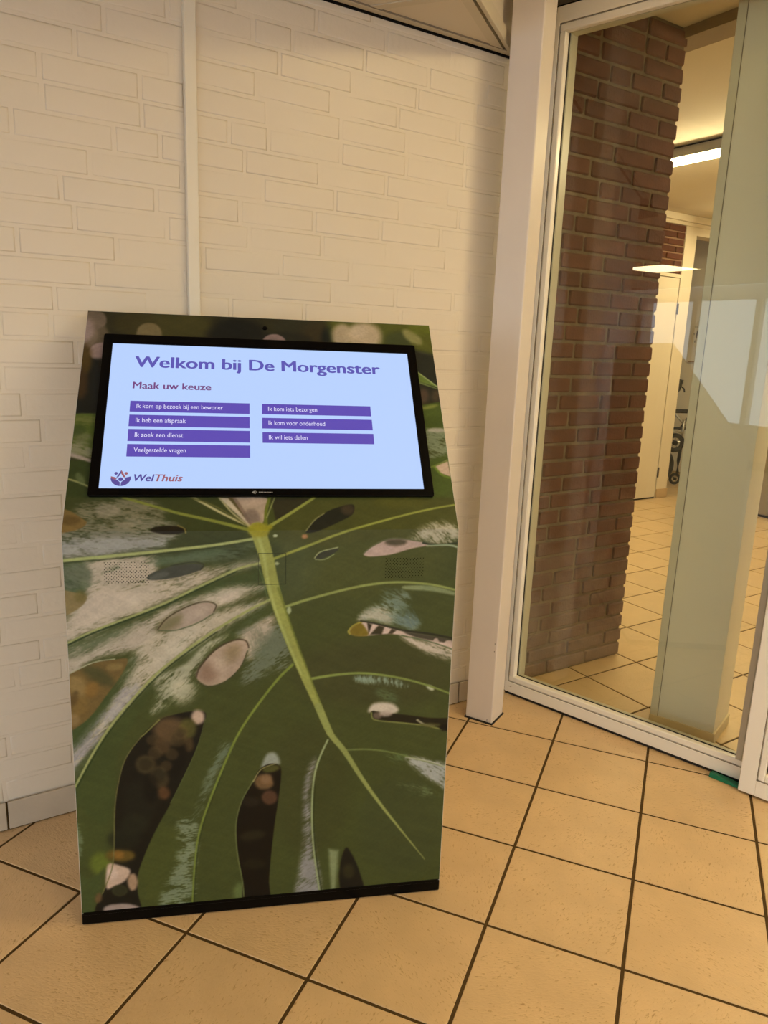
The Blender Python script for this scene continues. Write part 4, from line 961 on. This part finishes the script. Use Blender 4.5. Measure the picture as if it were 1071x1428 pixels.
1 172 151 137 5.0 0.95 999 0 | 125 28 123 23 117 20 108 18 97 17 84 18 72 20 61 23 53 27 47 32 46 37 48 41 53 44 62 47 73 47 85 47 98 45 109 41 117 37 123 32
1 110 84 54 4.9 0.9 999 0 | 44 66 43 62 42 59 40 56 38 55 36 54 33 55 31 57 30 60 29 64 29 68 29 72 31 75 32 78 34 79 37 79 39 79 41 77 43 74 44 70
1 70 80 42 6.5 1 999 0 | -71 205 13 118 53 140 42 88 26 63 20 0 -81 12
1 88 72 44 4.0 0.45 999 0 | 232 437 231 431 228 426 224 422 218 419 212 419 206 420 201 423 197 428 194 433 193 440 194 446 197 451 202 455 207 457 213 458 219 457 224 453 228 449 231 443
1 60 50 32 4.7 0.5 999 0 | 225 437 224 433 223 430 220 427 216 426 212 425 208 426 205 428 202 431 201 435 200 439 201 443 203 447 205 449 209 451 213 451 217 450 220 448 223 445 225 442
1 88 72 44 3.9 0.45 999 0 | 181 407 180 402 178 398 174 395 170 393 165 393 161 394 157 396 154 400 152 404 151 409 152 413 154 417 157 421 162 422 166 423 171 422 175 419 178 416 180 411
1 60 50 32 4.7 0.5 999 0 | 175 407 175 404 173 401 171 399 168 398 165 398 163 398 160 400 158 402 157 405 156 408 157 411 158 414 160 416 163 418 166 418 169 417 172 416 174 413 175 410
1 88 72 44 4.0 0.45 999 0 | 215 401 214 397 212 393 209 390 205 389 201 388 197 389 193 391 190 395 188 399 188 403 189 407 191 411 194 414 197 415 202 416 206 415 209 412 212 409 214 405
1 60 50 32 4.8 0.5 999 0 | 210 401 210 399 208 396 206 394 204 393 201 393 198 393 196 395 194 397 193 400 193 403 193 405 194 408 196 410 199 411 202 411 204 410 207 409 209 407 210 404
1 88 72 44 4.0 0.45 999 0 | 201 375 200 371 198 368 196 365 192 364 188 363 185 364 181 366 179 369 177 373 177 377 178 380 179 384 182 386 185 388 189 388 193 387 196 385 199 382 200 379
1 60 50 32 4.8 0.5 999 0 | 197 375 196 373 195 370 193 369 191 368 189 368 186 368 184 369 182 371 181 374 181 376 181 379 183 381 184 383 187 384 189 384 191 383 193 382 195 380 196 378
1 88 72 44 4.0 0.45 999 0 | 235 450 234 446 232 442 229 438 225 437 220 436 215 437 211 440 208 443 206 447 205 452 206 457 208 461 212 464 216 466 221 466 225 465 229 463 233 459 235 455
1 60 50 32 4.7 0.5 999 0 | 230 451 229 448 228 445 226 443 223 441 220 441 217 442 214 443 212 446 211 449 211 452 211 455 213 458 215 460 218 461 221 461 223 461 226 459 228 457 230 454
1 88 72 44 3.9 0.45 999 0 | 172 438 172 434 170 431 167 428 164 427 160 426 157 427 153 429 151 432 149 435 149 439 150 443 151 446 154 448 157 450 161 450 165 449 168 448 170 445 172 441
1 60 50 32 4.7 0.5 999 0 | 168 438 168 435 167 433 165 431 163 430 160 430 158 431 156 432 154 434 153 436 153 439 153 441 155 443 156 445 159 446 161 446 163 446 165 444 167 443 168 440
1 34 34 24 16.0 0.7 999 0 | 172 288 169 272 163 258 154 247 143 240 131 239 119 242 109 251 100 263 95 278 94 294 97 310 102 324 111 334 122 341 134 342 146 339 157 331 165 319 170 304
1 40 42 28 12.9 0.7 999 0 | 149 237 147 230 143 223 136 218 128 216 118 215 109 217 101 222 94 228 91 235 89 243 91 250 95 256 102 261 111 264 120 264 129 262 137 258 144 252 148 245
1 20 18 14 9.6 0.6 999 0 | 169 322 168 312 166 302 163 295 158 290 154 289 149 291 145 296 142 304 140 314 140 325 141 335 143 345 147 352 151 356 155 358 160 356 164 351 167 343 169 333
0 112 108 64 1.6 1 2.2 2.2 | 140.4 449.5 106.7 401.7 88.5 342.3 78.8 278.1 74.1 191.4 67.5 135.3 45.7 76.6
0 130 130 70 1.6 1 3.1 2.5 | 176.6 483.8 140.4 447.9
0 90 100 54 1.6 1 1.6 1.6 | 271.7 478.3 255.7 418.6 227.4 352.3 195.7 285.6
1 24 20 14 2.2 1 999 0 | 372 324 386 351 406 364 427 362 435 344 430 284 421 213 413 131 409 67 410 6 353 13 349 77 338 148 335 221 347 277
1 116 90 58 6.7 0.95 999 0 | 420 325 420 319 418 313 414 308 408 304 402 303 395 303 388 305 383 309 379 314 377 319 377 326 379 331 383 336 389 340 396 341 402 341 409 339 414 336 418 331
1 140 110 80 6.7 0.7 999 0 | 413 326 412 323 411 320 408 318 405 317 402 317 398 317 395 319 393 322 391 325 391 328 391 331 393 334 395 336 398 337 402 338 405 337 408 335 411 333 412 330
1 88 62 44 5.0 0.9 999 0 | 427 281 426 275 424 271 420 267 415 265 410 264 404 266 399 269 396 273 393 278 392 284 393 289 396 294 399 297 404 300 410 300 415 299 420 296 424 292 426 286
1 24 20 14 5.0 0.8 999 0 | 432 330 432 323 432 317 431 312 429 309 427 308 425 309 422 311 420 316 417 322 416 328 415 335 416 341 417 345 418 349 420 350 423 349 426 347 428 342 430 336
1 84 84 40 5.0 0.9 999 0 | 431 355 431 352 429 349 425 347 420 345 414 344 408 344 403 344 398 346 395 348 394 350 395 353 397 356 401 358 406 360 411 361 417 362 422 361 427 360 430 358
1 42 40 24 8.5 0.8 999 0 | 400 193 399 189 396 185 390 182 382 179 373 178 365 177 357 178 350 180 345 184 343 187 344 191 348 195 353 199 361 201 370 203 378 203 387 202 393 200 398 197
1 36 34 20 8.6 0.7 999 0 | 402 114 401 110 397 107 391 105 384 104 376 104 368 105 361 108 355 111 352 115 351 119 352 123 356 126 361 129 368 130 376 130 384 128 391 126 397 122 401 118
1 40 36 26 6.7 0.8 999 0 | 388 273 387 270 384 266 380 264 374 263 369 262 363 264 357 266 353 269 351 273 350 276 351 280 353 283 358 286 363 287 369 287 374 286 380 284 384 281 387 277
0 104 112 66 1.7 1 2.7 2.7 | 373.4 325.8 348.2 278.4 335.3 220.7 338.0 148.0 348.8 76.9 351.9 35.5
0 150 144 90 1.7 1 2.7 1.7 | 373.4 324.0 390.7 352.5 422.1 364.2
1 28 26 20 3.6 1 999 0 | 574 30 571 65 575 110 586 139 600 119 618 75 630 14 574 11
1 52 50 28 9.0 0.8 999 0 | 606 75 606 69 604 64 601 60 597 57 593 57 589 58 585 61 582 66 580 71 579 77 580 83 582 88 585 92 588 94 592 95 597 94 600 91 604 86 606 80
1 184 160 148 1.9 1 999 0 | 607 844 631 862 671 876 736 868 759 863 713 854 666 841 621 837
1 76 70 52 6.3 0.95 999 0 | 700 868 699 866 695 863 690 862 684 861 676 860 669 861 662 862 657 864 654 866 653 869 654 871 657 873 662 875 669 876 676 876 683 876 690 875 695 873 698 871
0 96 100 70 1.6 1 2.5 2.2 | 606.7 843.8 630.9 864.1 671.0 877.1 736.2 868.4 810.6 857.1
0 42 52 34 1.6 1 4.0 3.2 | 736.3 866.0 768.5 860.9 813.4 865.2
0 157 171 137 1.6 1 2.4 4.0 | 744.5 859.5 792.6 860.6 813.9 855.5
1 38 39 30 1.9 1 999 0 | 484 895 503 920 534 942 574 956 589 954 583 932 550 913 512 895 488 890
1 72 60 44 6.5 0.8 999 0 | 588 944 588 940 585 937 582 934 578 932 574 932 569 932 566 934 563 937 561 940 561 944 561 948 564 951 567 954 571 955 575 956 580 955 583 954 586 951 588 947
0 140 138 90 1.6 1 2.4 1.9 | 483.7 895.1 502.7 920.1 523.2 935.3
1 180 130 90 3.0 0.9 999 0 | 487 883 487 881 486 880 484 879 483 878 481 878 479 878 477 879 476 880 475 881 475 883 475 884 476 886 477 887 479 887 481 887 483 887 484 887 486 885 487 884
1 58 60 46 1.4 1 999 0 | 504 836 515 848 551 857 547 848 524 836 509 831
0 168 175 127 1.5 1 2.2 1.9 | 502.6 835.9 514.5 849.0 550.9 857.9
0 147 158 110 1.5 1 1.9 1.5 | 504.2 832.7 523.9 832.4 543.6 843.1
1 205 181 165 2.0 1 999 0 | 580 667 591 681 616 690 648 681 697 666 762 652 830 634 831 615 780 628 730 648 673 660 625 658 598 659
1 124 106 38 3.2 1 999 0 | 580 667 591 683 605 689 623 660 595 658
1 52 46 32 2.4 1 999 0 | 619 688 630 683 623 662
1 58 52 34 3.3 1 999 0 | 645 681 658 677 652 659 626 660
1 70 60 44 2.5 1 999 0 | 674 672 685 668 676 660 666 660
1 60 56 42 2.5 0.9 999 0 | 705 664 829 638 830 629 763 642 730 650
1 186 164 148 1.7 0.9 999 0 | 783 639 783 637 782 635 780 634 778 633 776 633 774 633 773 634 771 636 770 638 770 640 770 642 771 644 772 645 774 646 776 646 778 646 780 645 781 643 782 641
1 199 175 159 2.5 0.9 999 0 | 818 631 818 629 816 626 814 624 810 623 807 623 803 624 800 625 797 627 795 629 795 632 795 635 797 637 799 639 802 640 806 640 810 640 813 638 816 636 817 634
0 80 96 60 1.7 1 2.5 3.3 | 697.0 655.9 763.0 638.4 827.3 613.8
0 160 150 64 1.6 1 3.9 2.6 | 581.7 663.3 578.4 670.0 589.1 682.8 607.9 690.4
0 46 46 34 1.6 1 3.3 4.9 | 604.7 692.2 647.8 682.6 699.7 667.5 762.1 657.0 829.1 641.1
1 36 32 20 2.7 1 999 0 | 632 469 638 479 658 473 704 467 772 454 840 447 842 413 790 427 722 443 672 450 642 457
1 110 94 80 5.1 0.9 999 0 | 658 466 658 463 657 461 654 459 652 458 649 458 646 459 643 460 641 462 639 465 639 467 639 470 640 472 642 474 645 475 648 475 651 475 654 473 656 471 658 469
1 184 166 148 5.1 0.9 999 0 | 683 470 682 468 680 466 677 465 673 464 668 464 664 464 659 466 656 467 654 469 653 472 654 474 656 476 659 477 663 478 668 478 672 477 676 476 680 474 682 472
0 126 130 70 1.7 1 3.4 3.4 | 635.1 474.4 637.1 462.1 652.1 454.3 705.2 445.9 772.7 433.0 831.6 411.5
0 147 141 110 1.7 1 5.2 1.7 | 741.7 450.8 759.0 439.1 782.8 434.2
1 24 20 14 3.5 0.9 999 0 | 826 426 825 423 823 421 820 419 816 418 811 418 806 419 802 420 798 423 796 425 795 428 796 431 798 433 801 435 805 436 810 436 815 435 819 434 822 432 825 429
1 84 82 44 3.5 0.7 999 0 | 796 435 795 434 792 432 787 431 780 431 773 431 765 432 759 433 754 435 750 436 749 438 750 440 753 441 758 442 765 442 772 442 780 441 786 440 792 439 795 437
1 174 154 131 2.5 1 999 0 | 333 973 403 973 400 932 390 906 373 899 355 936
1 130 110 94 2.4 1 999 0 | 338 973 355 946 376 901 370 899 338 943 323 973
1 120 104 92 7.9 0.8 999 0 | 386 916 383 913 379 912 374 912 369 914 364 918 361 922 358 928 357 933 358 938 360 942 363 945 367 947 372 946 377 944 382 941 385 936 388 931 389 925 388 920
1 186 162 142 6.4 0.7 999 0 | 394 963 393 960 389 957 384 955 378 953 370 953 363 953 356 955 351 957 348 960 347 963 348 966 351 969 356 971 363 973 370 973 378 973 384 971 390 969 393 966
1 195 181 154 2.4 1 999 0 | 304 973 323 973 350 936 370 904
1 88 80 44 1.9 1 999 0 | 323 973 332 973 358 926
0 128 134 60 1.5 1 5.2 7.7 | 112.8 973.4 174.6 953.3 225.1 936.6 297.3 918.0 372.8 896.0
0 180 173 125 1.6 1 5.3 4.7 | 249.7 975.1 311.5 936.2 369.9 904.3
0 96 96 50 1.6 1 3.1 3.1 | 241.0 975.1 296.7 953.1 362.7 907.7
0 168 160 116 1.6 1 3.8 3.8 | 303.7 975.1 333.4 936.1 369.9 904.3
0 104 112 42 1.6 1 7.9 5.7 | 400.7 902.4 401.3 942.6 409.3 973.4
0 140 146 86 1.6 1 2.4 2.4 | 419.8 973.4 402.5 925.7
0 163 171 110 1.5 1 6.4 5.8 | -1.3 837.5 86.0 845.1 197.5 855.5 297.3 866.4 377.2 879.2
0 54 64 34 1.4 1 2.0 1.7 | -1.5 832.3 85.8 839.1 197.3 850.2 297.2 860.3
0 157 162 103 1.5 1 3.9 5.1 | -1.8 662.0 52.0 688.0 123.0 715.1 194.8 744.0 267.3 779.4 340.4 813.6 390.4 826.7
0 44 60 32 1.5 1 3.6 2.4 | -2.0 657.4 51.8 683.3 122.9 710.4 194.6 738.6 267.2 774.0 340.3 808.9
0 157 162 101 1.5 1 4.6 5.2 | 1.2 340.6 40.5 416.2 86.5 487.4 158.6 573.0 221.0 628.1 295.1 681.3 362.1 722.1 409.9 746.2
0 46 60 30 1.5 1 2.5 2.2 | 5.4 338.6 44.7 412.6 90.7 483.9 162.9 569.6 225.3 624.7 299.5 677.9
0 120 134 58 1.6 1 3.3 5.9 | 236.8 26.0 245.0 139.0 255.5 209.9 276.6 279.0 305.2 355.2 336.6 430.4 369.0 486.1 422.8 560.4 458.0 597.0
0 54 62 32 1.7 1 2.0 2.0 | 240.8 25.5 248.9 138.6 260.1 209.5 281.2 278.6 309.8 354.9
0 149 160 112 1.7 1 3.4 4.5 | 526.5 23.9 511.5 131.1 505.2 223.8 507.2 310.3 517.7 364.5 537.8 414.1
0 50 58 30 1.7 1 2.1 2.1 | 531.5 23.3 515.6 130.7 509.3 223.5 511.3 306.4
0 142 148 70 1.6 1 7.4 5.8 | 408.1 905.7 444.4 930.6 475.2 952.7 503.6 973.4
0 146 152 72 1.6 1 5.8 4.2 | 414.1 834.1 488.6 862.6 563.9 891.4 674.5 924.3 756.5 945.0 823.2 957.3
0 140 150 84 1.6 1 6.1 4.8 | 441.6 729.4 505.4 748.6 597.8 770.5 676.3 778.5 756.7 771.9 822.8 755.5
0 126 140 72 1.7 1 6.3 4.0 | 495.7 561.9 555.4 569.3 619.3 569.7 701.0 554.0 768.1 531.8 836.9 502.0
0 108 120 66 1.7 1 4.2 2.8 | 572.3 387.2 624.6 385.5 674.5 376.8 742.5 354.2 829.6 322.5
0 180 181 159 2.1 0.8 2.8 4.2 | 718.7 359.4 776.9 344.5 833.2 318.6
0 150 154 80 1.9 1 31.5 13.4 | 383.1 899.2 400.7 842.0 412.8 784.1 429.6 723.4 451.3 658.1 483.1 574.3 515.6 496.6 542.3 431.2
0 178 184 110 3.1 0.7 7.7 3.1 | 381.6 896.0 396.3 842.1 405.3 784.2 420.5 723.6 443.7 658.3 476.8 574.5
0 112 120 52 1.9 0.8 4.8 3.2 | 426.3 771.2 441.7 723.0 463.6 657.6 494.0 573.8 521.9 496.2
0 144 150 84 1.9 1 15.6 1.4 | 515.6 496.6 542.3 431.2 575.6 385.3 618.5 312.6 669.3 235.5 719.6 165.9 774.9 90.1
1 150 144 48 6.2 1 999 0 | 408 897 407 893 404 888 399 885 393 883 386 882 379 883 373 885 368 889 365 893 364 898 365 903 368 907 373 911 379 913 386 914 393 913 399 911 404 907 407 902
0 148 144 46 4.7 1 12.4 9.3 | 372.8 897.7 390.4 894.4 409.6 904.0
0 110 130 80 1.5 0.6 1.8 1.8 | 372.7 819.2 387.4 811.2 405.4 743.2
1 186 196 148 2.3 0.8 999 0 | 454 721 454 719 453 716 452 715 451 714 449 713 448 714 447 715 446 717 445 719 445 721 445 724 446 726 447 728 448 729 449 729 451 729 452 728 453 726 454 724
1 210 218 180 1.8 0.8 999 0 | 424 885 424 884 423 883 422 882 421 882 420 882 418 882 417 882 416 883 416 884 415 885 416 886 416 887 417 887 418 888 420 888 421 888 422 887 423 887 424 886
1 199 209 159 1.8 0.7 999 0 | 428 825 427 824 427 823 426 822 424 822 423 821 422 822 420 822 419 823 419 824 419 825 419 826 419 826 420 827 422 828 423 828 424 828 426 827 427 826 427 825
"""
LL = math.hypot(BY, BZ-.0)*1000; UL = math.hypot(TY-BY, TZ-BZ)*1000
NX = 500
def wrap(name, t0, t1, P0, P1, ny):
    """a printed sheet between two horizontal edges; its colours are the leaf print"""
    xs = np.linspace(1.2, 813.8, NX); ts = np.linspace(t0, t1, ny); X, Y = np.meshgrid(xs, ts)
    img = paint_leaf(X, Y, PRINT)
    u = ((ts-t0)/(t1-t0))[:, None]
    P0 = np.array(P0); P1 = np.array(P1)
    co = np.empty((ny, NX, 3)); co[..., 0] = X/1000-HW; co[..., 1] = P0[0]+(P1[0]-P0[0])*u; co[..., 2] = P0[1]+(P1[1]-P0[1])*u
    idx = np.arange(ny*NX).reshape(ny, NX)
    F = np.stack([idx[:-1, :-1], idx[:-1, 1:], idx[1:, 1:], idx[1:, :-1]], -1).reshape(-1, 4)
    me = bpy.data.meshes.new(name); me.vertices.add(ny*NX); me.vertices.foreach_set('co', co.ravel())
    me.loops.add(F.size); me.loops.foreach_set('vertex_index', F.ravel().astype(np.int32)); me.polygons.add(len(F))
    me.polygons.foreach_set('loop_start', np.arange(0, F.size, 4, dtype=np.int32)); me.update(calc_edges=True)
    c = np.where(img <= .04045, img/12.92, ((img+.055)/1.055)**2.4)
    ca = me.color_attributes.new('print', 'FLOAT_COLOR', 'POINT')
    ca.data.foreach_set('color', np.concatenate([c.reshape(-1, 3), np.ones((ny*NX, 1))], 1).ravel().astype(np.float32))
    me.materials.append(M_print); return link(bpy.data.objects.new(name, me), kiosk)
M_print = bpy.data.materials.new('leaf_print'); M_print.use_nodes = True
nt = M_print.node_tree; b = nt.nodes['Principled BSDF']; vc = nt.nodes.new('ShaderNodeVertexColor'); vc.layer_name = 'print'
ga_ = nt.nodes.new('ShaderNodeVectorMath'); ga_.operation = 'MULTIPLY'; ga_.inputs[1].default_value = (.90, .97, 1.08)
nt.links.new(vc.outputs['Color'], ga_.inputs[0]); nt.links.new(ga_.outputs[0], b.inputs['Base Color'])
b.inputs['Roughness'].default_value = .3; b.inputs['Specular IOR Level'].default_value = .2
o = wrap('front_panel', 31, LL, (.0006, .031), (BY, BZ), 560); tag(o, 'glossy lower panel printed with the middle of a monstera leaf')
o = wrap('upper_panel', LL, LL+UL, (BY, BZ), (TY, TZ), 350); tag(o, 'sloping upper panel printed with blurred foliage around the screen')
# thin bright edge of the shell left and right of the print, and the crease
# local frames on the two panels
def panel_matrix(kind):
    if kind == 'up':
        y = Vector((0, (TY-BY), (TZ-BZ))).normalized(); o0 = Vector((-HW, BY, BZ))
    else:
        y = Vector((0, BY, BZ)).normalized(); o0 = Vector((-HW, 0, 0))
    x = Vector((1, 0, 0)); z = x.cross(y)
    m = Matrix.Identity(4)
    for i in range(3): m[i][0] = x[i]; m[i][1] = y[i]; m[i][2] = z[i]
    m.translation = o0
    return m
UPM, LOM = panel_matrix('up'), panel_matrix('low')
def on_panel(name, bm_or_me, m, M4, parent, z=0.0):
    if isinstance(bm_or_me, bmesh.types.BMesh): o = mesh_obj(name, bm_or_me, m, parent)
    else:
        bm_or_me.materials.append(m); o = bpy.data.objects.new(name, bm_or_me); link(o, parent)
    o.matrix_local = M4 if parent is kiosk else Matrix.Identity(4)
    return o
S = .001
def rounded(x0, y0, x1, y1, r, n=5):
    pts = []
    for cx, cy, a0 in ((x1-r, y0+r, -90), (x1-r, y1-r, 0), (x0+r, y1-r, 90), (x0+r, y0+r, 180)):
        for i in range(n+1):
            a = math.radians(a0+90*i/n); pts.append((cx+r*math.cos(a), cy+r*math.sin(a)))
    return pts
bx0, by0, bx1, by1 = .0435, .0772, .7680, .4985
ix0, iy0, ix1, iy1 = .0640, .0955, .7465, .4725
outer = rounded(bx0, by0, bx1, by1, .005); inner_ = rounded(ix0, iy0, ix1, iy1, .0004)
mon = on_panel('monitor', frame_ring(bmesh.new(), outer, inner_, .0004, .0075), M_black, UPM, kiosk); tag(mon, 'black bezelled touch monitor')
bv = mon.modifiers.new('b', 'BEVEL'); bv.width = .0012; bv.segments = 2; bv.limit_method = 'ANGLE'
SB = 0.88
M_disp = emit('display_light', lin('b6d0ff'), SB)
on_panel('display', boxm(ix0-.0003, ix1+.0003, iy0-.0003, iy1+.0003, .0006, .0050), M_disp, UPM, mon)
M_pur = emit('display_purple', lin('5f4cb8'), SB*.9); M_head = emit('heading_purple', lin('5f58b4'), SB*.95)
M_sub = emit('subheading', lin('7c4c86'), SB*.9); M_wht = emit('caption_white', lin('e4e2ff'), SB); M_logo1 = emit('logo_violet', lin('5a4c9c'), SB*.9); M_logo2 = emit('logo_rust', lin('a5606a'), SB*.9)
ZT = .0052
def put(name, me_or_bm, m, x=0, y=0, z=ZT):
    o = on_panel(name, me_or_bm, m, UPM, mon); o.location = (x*S, y*S, z); return o
def text(name, body, x, y, w, cap, m, bold=.0, z=ZT, shear=0.0): return put(name, text_mesh(body, w*S, cap*S, bold, shear), m, x, y, z)
text('heading', 'Welkom bij De Morgenster', 116, 408, 558, 32, M_head, .045)
text('subheading', 'Maak uw keuze', 115, 348.5, 168, 19, M_sub, .035)
def rect_bm(x0, y0, x1, y1, z0=0, z1=.0002): return boxm(x0*S, x1*S, y0*S, y1*S, z0, z1)
for cap_, x0, y0, x1, y1, tw in (('Ik kom op bezoek bij een bewoner', 112, 286.5, 368.5, 315, 184), ('Ik heb een afspraak', 112.3, 248.5, 368.5, 278.5, 105), ('Ik zoek een dienst', 112.6, 211, 368.7, 241.5, 100), ('Veelgestelde vragen', 112.8, 172.6, 369.2, 203.5, 107),
                             ('Ik kom iets bezorgen', 395.7, 286.5, 643.5, 314.5, 110), ('Ik kom voor onderhoud', 396, 248.5, 644.2, 276.8, 126), ('Ik wil iets delen', 396.2, 211, 644.7, 238.7, 85)):
    put('button', rect_bm(x0, y0, x1, y1), M_pur)
    text('caption', cap_, x0+14, (y0+y1)/2-4.5, tw, 12, M_wht, .0, ZT+.0004)
text('wordmark', 'Wel', 132, 113.2, 40, 17.5, M_logo1, .035, shear=.22); text('wordmark', 'Thuis', 174, 113.2, 55, 17.5, M_logo2, .035, shear=.22)
# emblem: a bowl of two leaves, roof, three heads
def poly_bm(pts, z=0):
    bm = bmesh.new(); vs = [bm.verts.new((x*S, y*S, z)) for x, y in pts]; bm.faces.new(vs); bmesh.ops.triangulate(bm, faces=bm.faces[:]); 
    for f in bm.faces:
        if f.normal.z < 0: f.normal_flip()
    return bm
ex, ey = 105.5, 118.5
def arc(cx, cy, r, a0, a1, n=14): return [(cx+r*math.cos(math.radians(a0+(a1-a0)*i/n)), cy+r*math.sin(math.radians(a0+(a1-a0)*i/n))) for i in range(n+1)]
put('emblem', poly_bm(arc(ex, ey+3, 20, 180, 268)+[(ex-1.2, ey-8), (ex-6, ey-3), (ex-11, ey), (ex-14, ey+2)]), M_logo1)
put('emblem', poly_bm([(ex+1.2, ey-8)]+arc(ex, ey+3, 20, 272, 360)+[(ex+14, ey+2), (ex+11, ey), (ex+6, ey-3)]), M_logo1)
put('emblem', poly_bm([(ex-20, ey+6), (ex-19, ey+1), (ex-12, ey-2), (ex-7, ey+1), (ex-12, ey+4)]), M_logo2); put('emblem', poly_bm([(ex+20, ey+6), (ex+12, ey+4), (ex+7, ey+1), (ex+12, ey-2), (ex+19, ey+1)]), M_logo1)
put('emblem', poly_bm([(ex-9, ey+3), (ex-1, ey+19), (ex, ey+21), (ex, ey+13), (ex-5, ey+4)]), M_logo1); put('emblem', poly_bm([(ex, ey+21), (ex+2, ey+18), (ex+10, ey+3), (ex+5, ey+4), (ex, ey+13)]), M_logo2)
put('emblem', poly_bm(arc(ex, ey-1, 4.6, 0, 345)), M_logo1, z=ZT+.0001); put('emblem', poly_bm(arc(ex-10, ey+13, 3.4, 0, 345)), M_logo1, z=ZT+.0001); put('emblem', poly_bm(arc(ex+10, ey+13, 3.4, 0, 345)), M_logo2, z=ZT+.0001)
# maker's small mark on the lower bezel
M_mark = mat('pale_print', '8f8f90', .5)
put('maker_mark', poly_bm([(372, 86), (376, 88.6), (380, 90), (380, 82), (376, 83.4)]), M_mark, z=.0077)
put('maker_mark', poly_bm([(381.5, 84), (383, 84), (383, 88.5), (381.5, 88.5)]), M_mark, z=.0077)
for k in range(9):
    x = 387+k*3.3; put('maker_mark', rect_bm(x, 85, x+2.1, 87.2, 0, .0001), M_mark, z=.0077)
# camera lens, service hatch, loudspeaker holes
bm = bmesh.new(); bmesh.ops.create_cone(bm, cap_ends=True, segments=20, radius1=.0058, radius2=.0048, depth=.0022, matrix=Matrix.Translation((.4055, .5385, .0008)))
o = on_panel('camera_lens', bm, M_black, UPM, kiosk); tag(o, 'small round black camera lens above the screen')
x0, y0, x1, y1 = .3845, .7790, .4425, .8478; g = .0009
o = on_panel('service_hatch', frame_ring(bmesh.new(), [(x0, y0), (x1, y0), (x1, y1), (x0, y1)], [(x0+g, y0+g), (x1-g, y0+g), (x1-g, y1-g), (x0+g, y1-g)], .0002, .0006), mat('hatch_seam', '2a3118', .8), LOM, kiosk)
tag(o, 'fine square outline of a flush service hatch over the leaf stem')
M_hole = mat('speaker_hole', '0c0c0a', .9, .1)
for gx0, gx1 in ((.0790, .1640), (.6560, .7385)):
    bm = bmesh.new(); nc = 14; nr = 7
    for r in range(nr*2-1):
        for c in range(nc-(r % 2)):
            x = gx0+(gx1-gx0)*(c+.5*(r % 2))/(nc-1); y = .7895+.0425*r/(nr*2-2)
            bmesh.ops.create_circle(bm, cap_ends=True, segments=6, radius=.00105, matrix=Matrix.Translation((x, y, .0004)))
    o = on_panel('speaker_holes', bm, M_hole, LOM, kiosk); tag(o, kind='stuff')
print('tiles', cnt, len(inner))
